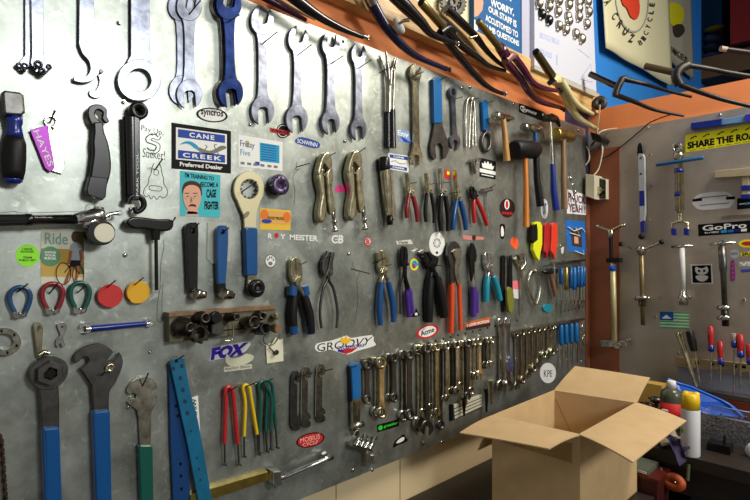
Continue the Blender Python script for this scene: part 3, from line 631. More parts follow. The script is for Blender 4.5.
t.part('side_plate', oxide).plate([(350, 367), (352.5, 366), (354, 400), (351, 402)], .002, .014)
# lower rail, bar and small tubes
b = one('brass_channel', 'metal bar', 'dull brass channel bar lying along the bottom edge', (240, 485), brass)
b.plate([(190, 495), (268, 471.5), (270, 480), (190, 507)], .0, .012, .001)
b = one('chrome_bar_clamp', 'clamp', 'chrome bar with end knobs on the bottom of the board', (300, 470), chrome)
b.lathe((277, 480, .02), (332, 456.5, .02), [(0, 2.2), (.8, 2.2), (.85, 3), (1, 3.4)]); b.ball(W1.p(331, 456, .02), .0055); b.tube([(324, 453), (326, 460)], 2.5, .015)
k = THINGS[-1].part('end_block', chrome); k.plate([(273.5, 472), (281, 471), (282, 485), (276, 489), (273, 484)], .004, .032, .003)
t = Thing('tube_holder', 'tool holder', 'small bracket holding four shiny metal tubes', (365, 447))
k = t.part('bracket', grime); k.plate([(353, 444), (372, 449), (373, 452), (353, 447)], .0, .03, .001); k.tube([(365, 450), (366, 466)], 1.6, .01); k.tube([(372, 455), (373, 463)], 1.6, .012)
for i in range(4):
    k = t.part('tube', chrome); k.lathe((355+4.5*i, 446.5+1.1*i, .022), (362.5+4.5*i, 435+.8*i, .006), [(0, 1.8), (.02, 2.3), (1, 2.3)])
# ================================================================== tools on the left board, right half
def pliers(lb, piv, tip, hl, hr, jw, r, gm, jm, gstart=.35, name='pliers', d=.016, bow=2.5, group=None, gl=None, open_=0, kind='lineman'):
    t = Thing(name, 'pliers', lb, (piv[0], piv[1]), W1, group)
    ax = W1.asp(piv[0]); px, py = piv; tx, ty = tip
    for s_, h, dd in ((-1, hl, d-.002), (1, hr, d+.002)):
        k = t.part('jaw', jm)
        if kind == 'needle': o = [(px+s_*jw*.6, py+2), (px+s_*jw, py-3), (px+s_*jw*.8, py-7), (tx+s_*(.8+open_), ty), (tx+s_*open_*.5, ty), (px-s_*.3, py-4), (px-s_*jw*.3, py+2)]
        else: o = [(px-s_*jw*.5, py+3), (px+s_*jw*.7, py+3), (px+s_*jw, py-3), (px+s_*jw, (py+ty)/2), (tx+s_*jw*.8, ty+3), (tx+s_*(jw*.35+open_), ty), (tx+s_*open_*.5, ty+1), (px+s_*open_*.2, py-4)]
        k.plate(o, dd-.005, dd+.005, .003 if abs(jw) > 2.9 else .0012)
        mx = (px*(1-gstart)+h[0]*gstart)+(-s_)*(-bow)*.8; my = py*(1-gstart)+h[1]*gstart
        ex, ey = h; m2x = px*.3+ex*.7+s_*bow*.9; m2y = py*.3+ey*.7
        k.tube([(px, py, dd), (px+s_*bow*.35, py+(my-py)*.5, dd), (mx, my, dd), (m2x, m2y, dd), (ex, ey, dd)], [r*.9, r*.75, r*.75, r*.7], n=3)
        g = t.part('grip', (gl or gm) if s_ < 0 else gm) if gm else None
        if g: g.tube([(mx, my, dd), ((mx+m2x)/2+s_*.3, (my+m2y)/2, dd), (m2x, m2y, dd), (ex, ey, dd)], [r*1.1, r*1.25, r*1.25, r*1.05], n=3)
    k = t.part('pivot_bolt', jm); k.stub(px, py, d-.006, d+.009, jw*.45, 12)
    return t
# three locking pliers
def visegrip(lb, u, v, s_=1, rev=False):
    t = Thing('locking_pliers', 'pliers', lb, (u, v))
    q = lambda pts: [(u+x*s_, v+y) for x, y in pts]
    t.part('upper_jaw', tan).plate(q(smooth([(-8, 14), (-6, 4), (-2, -5), (3, -6), (6, -1), (7, 8), (5, 13), (1, 9), (-2, 6), (-3, 14), (-6, 18)], 2, True)), .010, .027, .005)
    t.part('body', tan).plate(q(smooth([(-7, 12), (-2, 10), (-.5, 22), (0, 36), (1.5, 48), (.5, 60), (-3, 65), (-7, 60), (-6.6, 48), (-4.5, 36), (-6.5, 26), (-8, 18)], 3, True)), .006, .026, .008)
    t.part('lever', tan).plate(q(smooth([(1, 14), (6, 10), (8, 18), (7, 30), (9, 42), (9, 54), (5, 56), (3, 44), (2, 30)], 3, True)), .012, .026, .005)
    k = t.part('adjusting_screw', chrome); k.lathe((u+7*s_, v+50, .019), (u+9*s_, v+74, .019), [(0, 2.2), (.5, 2.2), (.52, 3), (.6, 3), (.62, 2.2), (.85, 2), (.87, 3.2), (1, 3)])
    k = t.part('rivet', chrome)
    for x, y in ((4, 12), (-3, 17), (4, 26)): k.stub(u+x*s_, v+y, .02, .028, 1.4, 10)
visegrip('nickel locking pliers left of the pink sticker', 326, 158)
visegrip('nickel locking pliers right of the pink sticker', 356, 156)
t = Thing('locking_pliers', 'pliers', 'nickel locking pliers with black jaw end, right of the pair', (387, 165))
t.part('jaw', oxide).lathe((384, 157, .018), (384.5, 171, .018), [(0, 4.5), (.1, 5.5), (.8, 5.8), (1, 5)])
t.part('handle', tan).tube([(385, 170), (387, 195), (389, 215)], [5.6, 5, 3.6], .018)
t.part('lever', grime).plate(smooth([(390, 170), (393, 172), (394, 190), (396, 206), (397, 218), (394, 220), (392, 212), (391, 200), (390, 185)], 2, True), .01, .022, .001)
k = t.part('adjusting_screw', oxide); k.lathe((389.5, 214, .018), (390, 225, .018), [(0, 2.4), (.3, 2.4), (.35, 3.2), (1, 3)])
# upper row of pliers
pliers('red-handled needle nose pliers beside the silver locking pliers', (410.5, 192), (407.5, 173), (407, 218), (417.5, 222), 3, 2, dred, tan, .12, bow=1.6, kind='needle', gl=dred)
pliers('thin needle nose pliers with narrow black handles', (429, 190), (427, 173), (426, 222), (434, 223), 2.6, 1.6, rubber, tan, .1, bow=2, kind='needle')
pliers('black-handled pliers above the white round badge', (443, 191), (441, 168), (441, 231), (448, 231), 3, 2.1, rubber, grime, .12, bow=2, kind='needle')
pliers('blue-handled needle nose pliers in the upper row', (458, 197), (456, 170), (453, 230), (466, 230), 2.6, 2.2, blue, tan, .1, bow=1.4, kind='needle')
pliers('side cutters with long thin red handles', (474.5, 196), (473, 186), (474.5, 223), (487, 225), 3, 1.8, red, oxide, .1, bow=.8)
b = one('small_brass_key', 'bicycle tool', 'small grip bit hanging left of the square black sticker', (474, 165), grime); b.tube([(472, 160), (474, 170), (475, 174)], [2.4, 2.2, .8], .01); b.tube([(477, 160), (477, 172)], [1.6, .6], .014); b.tube([(469, 161), (480, 159)], [1.6, 1.6], .012)
b = one('steel_cutter', 'bicycle tool', 'small chrome cutter hanging right of the red side cutters', (487, 190), chrome); b.tube([(482, 191), (491, 189)], [2.6, 2.4], .012); b.tube([(487, 190), (488, 223)], [1.2, 1], .01)
# hammers
def lathe_head(t, a, b_, pr, m, nm='head'): t.part(nm, m).lathe(a, b_, pr)
t = Thing('ball_hammer', 'hammer', 'small hammer with short varnished pale wood handle', (505, 118))
lathe_head(t, (494.5, 116, .045), (514, 119, .03), [(0, 4), (.1, 4.8), (.3, 4.8), (.34, 3.2), (.45, 3.6), (.65, 4.2), (.8, 2.4), (1, 1)], grime)
t.part('handle', wood).tube([(503, 116), (504.5, 132), (507, 161)], [2.5, 2.6, 3.5], .04)
t = Thing('rubber_mallet', 'hammer', 'black rubber mallet with long orange wood handle', (525, 150))
lathe_head(t, (513.5, 149, .065), (535, 150, .03), [(0, 6.4), (.04, 8.4), (.9, 9.2), (.97, 8.4), (1, 7.2)], rubber)
t.part('handle', owood).tube([(525, 155), (526, 190), (526, 227)], [2.5, 2.7, 3.2], .045)
t = Thing('claw_hammer', 'hammer', 'claw hammer with blue shaft and black rubber grip', (534, 128))
k = t.part('head', grime); k.lathe((523, 127, .05), (537, 129, .04), [(0, 3.6), (.25, 4), (.3, 2.6), (.45, 2.8), (.55, 4.2), (1, 4.4)]); k.tube([(535, 127, .04), (540, 129, .038), (543.5, 138, .036)], [3.8, 3, 1.4], n=3)
t.part('shaft', blue).tube([(535, 131), (536.5, 156)], [2.3, 2.2], .04)
t.part('grip', rubber).tube([(536, 152), (537, 180), (540.5, 206)], [3, 3.2, 3.7], .04)
t = Thing('claw_hammer', 'hammer', 'claw hammer with thin steel shaft and dark blue grip', (549, 120))
k = t.part('head', oxide); k.lathe((539, 116, .06), (553, 119, .05), [(0, 3.4), (.25, 3.8), (.3, 2.4), (.45, 2.6), (.55, 3.6), (1, 3.8)]); k.tube([(551, 117, .05), (556, 119, .048), (559.5, 126, .044)], [3.4, 2.8, 1.4], n=3)
t.part('shaft', grime).tube([(550, 120), (551.5, 145), (552.5, 166)], [1.5, 1.4, 1.6], .05)
t.part('grip', dblue).tube([(552.5, 164), (553.5, 190), (556, 210)], [2.4, 3, 3.4], .05)
t = Thing('brass_hammer', 'hammer', 'hammer with round brass head and brown wood handle', (563, 136))
lathe_head(t, (555, 134, .065), (571, 137, .03), [(0, 5.2), (.04, 6), (.35, 6), (.4, 4.2), (.6, 4.2), (.65, 5.8), (.95, 5.8), (1, 5)], brass)
t.part('handle', brwood).tube([(563.5, 138), (563.5, 175), (564.5, 209)], [2.4, 2.7, 3.1], .045)
# middle row
t = pliers('slip-joint pliers with blue and black handles, leftmost of the middle row', (297, 279), (296, 257), (294, 334), (311, 333), 6, 4, rubber, tan, .3, bow=3)
for u, v in ((292.5, 286), (303.5, 286)): k = t.part('blue_collar', blue); k.tube([(u, v), (u-.4 if u < 300 else u+1.6, v+9)], [4.9, 5.2], .016)
for u, v in ((293.5, 326), (310.2, 326)): k = t.part('blue_tip', blue); k.tube([(u, v), (u+.3, v+8)], [4.6, 4], .017)
pliers('bare dark steel nippers with long bowed handles', (328, 273), (331, 251), (321.5, 328), (336.5, 328), 5.5, 2, None, dsteel, .3, bow=4, open_=1)
pliers('blue-handled flat nose pliers right of the faint marker drawing', (384, 270), (382, 250), (380.5, 325), (393.5, 322), 5, 2.5, blue, tan, .22, bow=2.5)
t = pliers('black pliers with purple lower grips', (405, 264), (405, 246), (409, 317), (412, 313), 3.5, 2.5, purple, oxide, .5, bow=0, gl=purple)
b = t.part('arm', dsteel); b.tube([(405, 268), (400.5, 290), (401, 314)], [1.6, 1.6, 1.8], .012)
t = pliers('chunky black adjustable pliers with spread handles', (432, 264), (427, 251), (428.5, 322), (444, 317), 7, 4, rubber, oxide, .25, bow=1.5)
k = t.part('chrome_jaw', chrome); k.plate([(420, 252), (424, 249.5), (427, 252), (424, 257)], .008, .018)
t = Thing('slip_joint_pliers', 'pliers', 'long orange-handled slip joint pliers', (455, 258))
k = t.part('jaw', dsteel); k.plate(smooth([(449, 245), (453, 241), (458, 243), (461, 249), (459, 258), (456, 266), (455, 285), (451, 285), (451, 268), (448, 256)], 2, True), .012, .022, .001)
k = t.part('jaw', grime); k.plate(smooth([(460, 248), (462, 256), (459, 270), (461, 285), (458, 285), (455, 270), (456, 260), (453, 252)], 2, True), .02, .028, .001)
t.part('grip', orange).tube([(451.5, 283), (451, 333)], [3.2, 2.8], .016); t.part('grip', orange).tube([(459, 283), (460.5, 330)], [2.2, 2.2], .022)
t = Thing('cable_cutter', 'pliers', 'dark cable cutter with purple sleeve, right of the orange pair', (473, 256))
t.part('blade', oxide).plate(smooth([(472, 243), (475, 246), (477, 256), (475, 268), (472, 282), (471, 268), (470, 256)], 2, True), .01, .018)
t.part('blade', tan).tube([(475, 262), (475, 290)], [1, 1], .02)
t.part('ferrule', chrome).tube([(473, 280), (473.5, 288)], [2.8, 3], .016)
t.part('grip', purple).tube([(473.5, 287), (473.5, 317)], [3.4, 3], .016); t.part('grip', purple).tube([(476.5, 291), (477, 313)], [2, 1.8], .014)
pliers('small pliers with cyan vinyl handles', (489, 266), (488, 252), (486, 302), (500, 300), 3.8, 2.7, mat('cyan_vinyl', (16, 140, 168), .35, coat=.2), chrome, .3, bow=.8, open_=1)
for i, (u, c, lb) in enumerate(((503.5, rubber, 'dark flat file, leftmost of the bundle of three'), (507, grime, 'worn steel file in the middle of the bundle of three'), (511, oxide, 'black file in front of the bundle of three'))):
    b = one('flat_file', 'file', lb, (u, 257), c); b.plate([(u-1.4, 256), (u+1.2, 255), (u+1.8, 290), (u+1, 312), (u-.6, 312), (u-1.8, 288)], .004+.006*i, .009+.006*i)
t = Thing('folding_knife', 'knife', 'olive and black tool below the file bundle', (511, 298)); t.part('handle', mat('olive_plastic', (120, 120, 40), .4)).plate(smooth([(507, 290), (512, 288), (514, 300), (513, 312), (509, 311)], 2, True), .022, .03)
t = Thing('bolt_cutter', 'pliers', 'slim steel calliper tool right of the file bundle', (521, 266)); k = t.part('', grime)
k.tube([(515, 258), (518, 263), (521, 268), (521.5, 290), (522, 313)], [2, 2.4, 1.8, 1.2, 1], .012); k.tube([(524, 254), (525, 264), (521, 270)], [1.6, 1.8, 1.6], .016); k.plate([(518, 255), (523, 253), (526, 256), (521, 260)], .01, .02)
b = one('spring_caliper', 'caliper', 'steel loop calliper shaped like a leaf', (534, 272), grime)
b.tube([(535, 305), (530, 293), (528, 283), (530, 274), (534, 270), (538, 274), (540.5, 284), (539, 295), (536.5, 304)], 1.1, .012, n=4); b.stub(534, 271, .008, .02, 2.2, 12)
t = Thing('small_hammer', 'hammer', 'little tack hammer with short rusty handle', (549, 268))
t.part('head', oxide).lathe((542.5, 272, .03), (556, 271, .02), [(0, 1), (.3, 2.6), (.6, 3), (.62, 1.8), (1, 2.6)]); t.part('handle', mat('rusty_handle', (130, 90, 66), .5)).tube([(550, 271), (553, 285), (555.5, 296)], [2, 2.4, 1.8], .02)
b = one('chrome_cross_tool', 'bicycle tool', 'tiny chrome cross-shaped bit above the tack hammer', (554, 267), chrome); b.tube([(554, 263), (554.5, 276)], 1.1, .034); b.tube([(551.5, 269), (557.5, 268)], 1.1, .034)
t = Thing('round_tag', 'tag', 'small round blue and black tag on a thin string', (548, 308)); t.part('disc', teal).plate(circ(548, 308, 4.6, 4.2, 18), .002, .008); t.part('string', dsteel).tube([(548, 304), (548, 282)], .3, .005, seg=5)
# blue screwdrivers in the upper rack
BL = [(561, 0, 268, 284), (566, 1, 267, 290), (570.5, 0, 267, 288), (574, 0, 267, 290), (578.5, 0, 266, 287), (582.5, 0, 266, 287), (587, 0, 266, 286)]
names = ['leftmost screwdriver of the blue-handled rack at the right end of the board', 'tan-handled driver, second in the rack of blue screwdrivers', 'third screwdriver in the rack of blue handles', 'bright-blue screwdriver in the middle of the rack', 'fifth screwdriver in the rack of blue handles', 'sixth screwdriver in the rack of blue handles', 'last screwdriver of the blue-handled rack, by the rust-coloured post']
for i, (u, c, v0, v1) in enumerate(BL):
    if u > 584: u = 583.6
    if i == 5: u = 581
    if i == 4: u = 577.6
    t = Thing('screwdriver', 'screwdriver', names[i], (u, v0), W1, 'blue screwdrivers in the upper rack')
    t.part('handle', (brass if c else (lblue if i % 2 else blue))).lathe((u, v0, .022), (u+.2, v1, .022), [(0, 1.6), (.05, 2.4), (.7, 2.3), (.8, 1.8), (1, 2)], 10)
    t.part('blade', grime).tube([(u+.2, v1), (u+.3, 301)], [.9, .9], .022); t.part('tip', chrome).plate([(u-.7, 300), (u+1.3, 299.4), (u+1.1, 304), (u-.5, 304.5)], .019, .026)
for i, u in enumerate((561, 565.8, 571, 576, 580.5)):
    if i < 4:
        t = Thing('screwdriver', 'screwdriver', ('leftmost', 'second from left', 'third from left', 'rightmost')[i]+' of the four short blue handles in the lower rack', (u, 324), W1, 'blue drivers in the lower rack')
        t.part('handle', lblue).lathe((u, 325-i*.8, .018), (u+.2, 345-i*.8, .018), [(0, 1.7), (.06, 2.3), (.9, 2.2), (1, 1.5)], 10)
        t.part('blade', grime).tube([(u+.2, 344), (u+.3, 361-i*.5)], [.9, .9], .018); t.part('tip', chrome).tube([(u+.3, 360-i*.5), (u+.4, 363.5-i*.5)], [1.6, 1.4], .018)
b = one('nut_driver', 'screwdriver', 'thin bare steel driver left of the post in the lower rack', (580.5, 324), grime); b.tube([(580, 323), (580.8, 361)], [1, 1], .016); b.ball(W1.p(580.8, 361, .016), .006)
b = one('wire_loop_tool', 'bicycle tool', 'coiled tan wire hanging at the right end of the lower rack', (583, 326), tan); b.tube([(584, 322), (581.5, 328), (584.5, 334), (581.8, 340), (584.5, 346)], .6, .02, n=4, seg=6)
for y0, y1, lb in (((540, 325), (585, 318), 'thin magnetic strip above the lower driver rack'), ((555, 262), (586, 259), 'thin metal bar above the upper driver rack')):
    b = one('rack_bar', 'rack', lb, y0, grime); b.plate([y0, y1, (y1[0], y1[1]+2), (y0[0], y0[1]+2)], 0, .026, .0008)
# hanging spanner rows ------------------------------------------------
def hang(lb, u, v0, v1, r0=4.5, r1=5, w=3.4, m=grime, ka='b', kb='o', d=.012, g='small spanners along the lower board', lean=.4, ab=95):
    b = one('combination_spanner', 'spanner', lb, (u, v0), m, g)
    b.wrench((u, v0), (u+lean, v1), r0, r1, w, ka, kb, -80, ab, d, d+.005, k=1.15, hb_=.0018); return b
hang('stubby dark ring spanner right of the blue-gripped tool', 367.5, 365, 400, 5, 5, 4.6, dsteel, 'b', 'b')
hang('spanner with chrome ring ends above the left end of the green sticker', 382, 363, 413, 6, 6, 5, tan, 'b', 'b', .02)
hang('spanner hidden behind the chrome-ended one above the green sticker', 377, 362, 412, 5, 6, 4, grime, 'b', 'b', .006)
hang('short ring spanner above the green sticker', 394.5, 358, 398, 5, 5, 4.4, dsteel, 'b', 'b', .018)
hang('pale spanner just left of the short ring spanner', 390.5, 358, 398, 5, 5, 4, grime, 'b', 'b', .006)
hang('black and tan spanner with round ring foot, right of the green sticker', 410, 355, 415, 5, 6, 5, dsteel, 'b', 'b', .02)
hang('grey spanner with round ring foot, left of the black and tan one', 404, 355, 416, 5, 6, 4.4, grime, 'b', 'b', .006)
words = ['first', 'second', 'third', 'fourth', 'fifth', 'sixth', 'seventh', 'eighth', 'ninth', 'tenth', 'eleventh', 'twelfth', 'thirteenth', 'fourteenth', 'fifteenth', 'sixteenth', 'seventeenth', 'eighteenth', 'nineteenth', 'twentieth']
row = [(419.5, 350, 424, 6, 8), (423.5, 349, 413, 4.5, 5), (427.5, 349, 428, 5, 8), (431, 348.5, 408, 4.5, 5), (434, 348, 419, 4.5, 5.5), (437.5, 347.5, 412, 4.5, 4.5), (441, 347, 425, 4.5, 5),
       (444.5, 346.5, 399, 4, 4), (447.5, 346, 398, 4, 4), (450.5, 345.5, 392, 4.5, 4.5), (454, 345.5, 391, 4.5, 5), (457.5, 345, 391, 4.5, 5), (461, 344.5, 386, 4, 4.5), (464.5, 344, 402, 4, 4.5), (468, 344, 396, 4, 4.5), (471.5, 343, 391, 4, 4.5),
       (476, 342.5, 376, 4, 4.5), (480, 342, 375, 4, 5), (485, 341, 365, 3.6, 4), (489, 340.5, 365, 3.6, 4), (492.5, 340, 364, 3.4, 4)]
for i, (u, v0, v1, r0, r1) in enumerate(row):
    hang('combination spanner, %s from the left in the long dense row of spanners' % (words[i] if i < 20 else 'last'), u, v0, v1, r0, r1, 3.2 if i < 7 else 2.8, (grime, tan, dsteel, grime)[i % 4], 'b', 'o' if i % 3 else 'b', .006+.009*(i % 3), 'dense row of spanners')
row = [(500.5, 322, 387, 4, 7, 3), (506, 320, 385, 5, 6, 4)]
hang('long narrow spanner left of the biggest adjustable one', 501, 322, 386, 4, 6, 3, grime, 'o', 'o', .01, 'adjustable pair')
hang('long bright adjustable spanner between the two spanner rows', 508, 322, 386, 5, 7, 4.4, chrome, 'o', 'o', .022, 'adjustable pair')
t = Thing('bolt_joint', 'spanner', 'chrome jaw tool hanging in front of the long adjustable spanner', (509, 360)); k = t.part('', chrome); k.plate([(507, 362), (510, 356), (514, 364), (512, 372), (508, 371)], .028, .036); k.ball(W1.p(505, 383, .032), .012)
for i, (u, v0, v1) in enumerate(((517, 334, 386), (523, 332.5, 380), (528.5, 331.5, 374.5), (534, 330, 368.5), (539, 329, 363.5), (544, 328, 355), (548.5, 327.5, 355), (552.5, 326.5, 352), (554.8, 326, 351))):
    hang('spanner, %s from the left in the stepped row above the round white sticker' % (words[i] if i < 8 else 'last'), u, v0, v1, 3.8, 4.2, 3.4 if i < 5 else 2.4, tan if i % 2 else grime, 'b', 'b' if i % 2 else 'o', .006+.006*(i % 2), 'stepped row of spanners')
b = one('rack_bar', 'rack', 'thin metal bar along the top of the stepped spanner row', (515, 333), grime); b.plate([(514, 331), (558, 322.5), (558, 324.5), (514, 333)], 0, .024, .0006)
b = one('rack_bar', 'rack', 'thin metal bar along the top of the dense spanner row', (415, 350), grime); b.plate([(362, 359), (410, 350.5), (504, 334), (504, 335.8), (410, 352.5), (362, 361)], 0, .006, .0006)
# allen key cards in the lower board
b = one('hex_key_grid', 'hex keys', 'small lined pale holder card under the dense spanner row', (462, 410), flat('pale_card', (196, 190, 166)))
b.plate([(454, 405), (482, 394), (483, 406), (455, 420)], .0, .004, .0005); k = THINGS[-1].part('black_end', black); k.plate([(450, 405), (453, 404), (453.5, 420), (450.5, 421)], 0, .005, 0)
k = THINGS[-1].part('divider', black)
for a in (0, 1, 2, 3): k.plate([(454, 408.5+a*3.6), (482, 397.3+a*3), (482, 397.9+a*3), (454, 409.3+a*3.6)], .004, .0045, 0)
for u, v0, v1, lb in ((464, 398, 416, 'small dark hook hanging over the lined card'), (486.5, 388, 412, 'slender dark pointed tool right of the lined card'), (491.5, 380, 405, 'slender pale pointed tool right of the dark one')):
    b = one('scriber', 'bicycle tool', lb, (u, v0), oxide if v0 != 380 else tan); b.tube([(u-1, v0), (u, v0+6), (u, v1)], [2.4, 2, .9], .02)
# knives
for (u, c, v0, v1, lb, w) in ((538, acid, 222, 261, 'acid yellow and black box cutter knife', 4.5), (547, red, 223, 258, 'red box cutter knife beside the yellow one', 3), (554.5, mat('orange_red_plastic', (226, 62, 34), .38, coat=.2), 223, 259, 'orange-red box cutter knife, right of the red one', 3.4)):
    t = Thing('box_cutter', 'knife', lb, (u, v0+2))
    t.part('handle', c).plate(smooth([(u-w+1, v0+3), (u-w+2, v0), (u+w-2, v0), (u+w, v0+4)], 2)+[(u+w, v0+22), (u+w-1.6, v0+30), (u+w-3, v1), (u-w+3, v1-4), (u-w, v0+28), (u-w+.6, v0+18)], .008, .022, .003)
    if c is acid: t.part('grip_pad', rubber).plate([(532.5, 226), (537, 223.5), (538, 230), (538, 240), (534, 243), (532, 240)], .01, .025, .002)
    t.part('blade', grime).plate([(u-1, v1-6), (u+1, v1-6), (u+.5, v1-1), (u-.8, v1-3)], .013, .016, 0)
# hanging wire star in front of stickers
b = one('charm_chain', 'chain', 'thin silver charm chain hanging over the two-line paper sign', (571, 183), chrome); b.tube([(569, 172), (571, 182), (573, 190), (575, 200), (577, 212)], .9, .02, n=3, seg=6)
for u, v in ((570, 178), (572, 185), (575, 192), (573, 198)): b.ball(W1.p(u, v, .024), .009)
# ================================================================== stickers and cards
def sticker(lb, poly, m, W=W1, name='sticker', cat='sticker', th=.0006):
    cx = sum(p[0] for p in poly)/len(poly); cy = sum(p[1] for p in poly)/len(poly)
    t = Thing(name, cat, lb, (cx, cy), W); t.part('backing', m).plate(poly, 0, th, 0); t.d = th; return t
def pr(t, name, m, poly, k=1): t.part(name, m).flat(poly, t.d+.00035*k)
navy = flat('printed_blue', (24, 66, 160)); redi = flat('printed_red', (200, 36, 40)); yel = flat('printed_yellow', (240, 232, 30)); cyan = flat('printed_cyan', (24, 156, 200))
grn = flat('printed_green', (64, 160, 60)); grey = flat('printed_grey', (120, 120, 124)); pink = flat('printed_pink', (222, 60, 130)); viol = flat('printed_violet', (72, 30, 150)); org = flat('printed_orange', (226, 120, 40)); skin = flat('printed_skin', (226, 168, 140)); hair = flat('printed_brown', (60, 34, 26))
def lerp4(q, x0, y0, x1, y1):
    def f(x, y): return tuple((q[0][i]*(1-x)+q[1][i]*x)*(1-y)+(q[3][i]*(1-x)+q[2][i]*x)*y for i in (0, 1))
    return [f(x0, y0), f(x1, y0), f(x1, y1), f(x0, y1)]
def at4(q, pts):
    return [tuple((q[0][i]*(1-x)+q[1][i]*x)*(1-y)+(q[3][i]*(1-x)+q[2][i]*x)*y for i in (0, 1)) for x, y in pts]
# Cane Creek
q = [(171.5, 122.5), (231, 131), (231, 173.5), (171.5, 168.5)]
t = sticker('black framed blue-and-white salamander sticker', q, black)
pr(t, 'panel', white, lerp4(q, .075, .09, .93, .79)); 
t.part('band', navy).flat(lerp4(q, .11, .12, .9, .3), .0013); t.part('band', navy).flat(lerp4(q, .11, .58, .9, .76), .0013)
t.text('CANE', lerp4(q, .3, .16, .72, .265), white, .0017, .03, space=1.3); t.text('CREEK', lerp4(q, .19, .625, .84, .725), white, .0017, .03, space=1.3)
t.text('Preferred Dealer', lerp4(q, .14, .835, .86, .93), white, .0013, .03)
s_ = t.part('salamander', flat('printed_olive', (120, 124, 110)))
s_.flat(at4(q, smooth([(.36, .46), (.46, .47), (.55, .5), (.64, .52), (.74, .46), (.82, .38), (.9, .37), (.92, .42), (.86, .47), (.78, .53), (.68, .6), (.58, .6), (.48, .56), (.42, .52)], 3, True)), .0013)
for a in ([(.5, .52), (.47, .6), (.5, .66)], [(.76, .5), (.8, .6), (.84, .62)], [(.56, .5), (.6, .44), (.57, .4)], [(.74, .47), (.72, .38), (.76, .36)]): s_.tube([(x, y) for x, y in at4(q, a)], .5, .0013, n=3, squash=.15, seg=6)
t.part('salamander_tail', cyan).flat(at4(q, smooth([(.14, .46), (.22, .38), (.32, .36), (.42, .42), (.46, .5), (.4, .51), (.32, .44), (.24, .42)], 3, True)), .0014)
q = [(388, 153), (409.5, 156), (408.5, 172.5), (388.5, 169)]
t = sticker('small white card with two blue bands and a wavy line, by the silver pliers', q, white)
t.part('band', navy).flat(lerp4(q, .08, .06, .92, .27), .0009); t.part('band', navy).flat(lerp4(q, .08, .72, .92, .93), .0009)
t.text('CANE', lerp4(q, .25, .11, .75, .22), white, .0013, .03); t.text('CREEK', lerp4(q, .2, .77, .82, .88), white, .0013, .03)
t.part('wavy_tail', grey).tube(at4(q, [(.15, .5), (.35, .42), (.55, .55), (.85, .5)]), .35, .0009, n=4, squash=.2, seg=5)
# oval
def oval(lb, u, v, ru, rv, m, rot=0, W=W1, rim=None, rr=.86):
    if rim: t = sticker(lb, circ(u, v, ru, rv, 30, rot=rot), rim, W); pr(t, 'face', m, circ(u, v, ru*rr, rv*rr*.97, 30, rot=rot))
    else: t = sticker(lb, circ(u, v, ru, rv, 30, rot=rot), m, W)
    return t
t = oval('white oval sticker with black rim under the bluish spanners', 212, 115, 15.8, 7.2, white, 6, rim=black); t.text('syncros', [(201, 109.5), (223.5, 112), (223, 119), (201, 116.5)], black, .0014, .02)
q = [(238, 134.5), (282.5, 142), (282.5, 171), (238.5, 166.5)]
t = sticker('white card with violet script and cyan text block', q, white)
t.text('Friday', lerp4(q, .05, .16, .37, .42), viol, .001, 0); t.text('Five', lerp4(q, .05, .44, .27, .63), cyan, .001, 0)
pr(t, 'text_block', cyan, lerp4(q, .49, .14, .93, .75))
k = t.part('text_line', navy)
for i in range(7): k.flat(lerp4(q, .52, .18+i*.08, .86, .205+i*.08), .0013)
k = t.part('logo_row', grey)
for i, x in enumerate((.05, .2, .34, .5, .66, .8)): k.flat(lerp4(q, x, .84, x+.09, .92), .001)
pr(t, 'small_logo', navy, lerp4(q, .38, .78, .48, .9)); pr(t, 'ring_mark', flat('printed_lime', (150, 190, 60)), at4(q, circ(.2, .25, .03, .12, 10)))
t = sticker('red and black round-backed sticker with slanted red banner', circ(283, 131, 6.8, 7.2, 20), black)
k = t.part('ring', white); k.plate(circ(283, 131, 5.6, 6, 20), .0006, .0009, 0, [circ(283, 131, 5, 5.4, 20)])
q = [(270, 127.5), (290, 131.5), (290, 135.5), (271, 132)]; pr(t, 'banner', redi, q, 2); t.text('FORMULA', lerp4(q, .08, .2, .92, .8), black, .0017, .03)
q = smooth([(296, 139), (302, 137), (316, 141), (320, 144), (319, 147.5), (313, 148), (299, 144), (295.5, 142)], 3, True)
t = sticker('small blue bar sticker with white capitals left of the locking pliers', q, navy); t.text('SCHWINN', [(297.5, 138.6), (317.5, 143), (317, 147.3), (297, 142.6)], white, .001, .015)
# cage fighter
q = [(180, 170.5), (220.5, 175), (220, 217.5), (180, 216)]
t = sticker('turquoise card with a photo of a man wearing glasses and a moustache', q, flat('printed_turquoise', (70, 188, 200)))
t.text("I'M TRAINING TO", [(185, 172.5), (214, 176.5), (214, 180.5), (185, 177.5)], black, .001, .02); t.text('BECOME A', [(200.5, 181.8), (218.5, 182.6), (218.3, 187.3), (200.5, 186.8)], black, .001, .02)
t.text('CAGE', [(206.5, 189), (216.5, 189.5), (216, 197.5), (206.5, 198)], black, .001, .04); t.text('FIGHTER', [(204.5, 201), (218.8, 201.5), (218.8, 209.5), (204.5, 209.5)], black, .001, .04)
pr(t, 'printed_shoulders', flat('printed_shirt', (196, 176, 168)), [(185, 216.1), (186, 213), (189, 211), (197, 212), (199.5, 216.6)], 1)
pr(t, 'printed_neck', skin, [(186.5, 206), (197.5, 206), (198, 214), (187, 214)], 1)
pr(t, 'printed_hair', hair, smooth([(182.8, 194), (182.4, 188), (184.5, 183.2), (189, 181), (195, 181.3), (200.5, 184.8), (202, 191), (201.6, 196), (199, 190), (186, 188)], 3, True), 2)
pr(t, 'printed_face', skin, smooth([(183.4, 191), (187, 186), (193, 185), (198.6, 187.5), (200.8, 193), (200.5, 201), (198, 208), (193.5, 211), (189.5, 211), (186, 207), (183.5, 200)], 3, True), 3)
k = t.part('printed_glasses', flat('printed_frame', (196, 190, 176)));
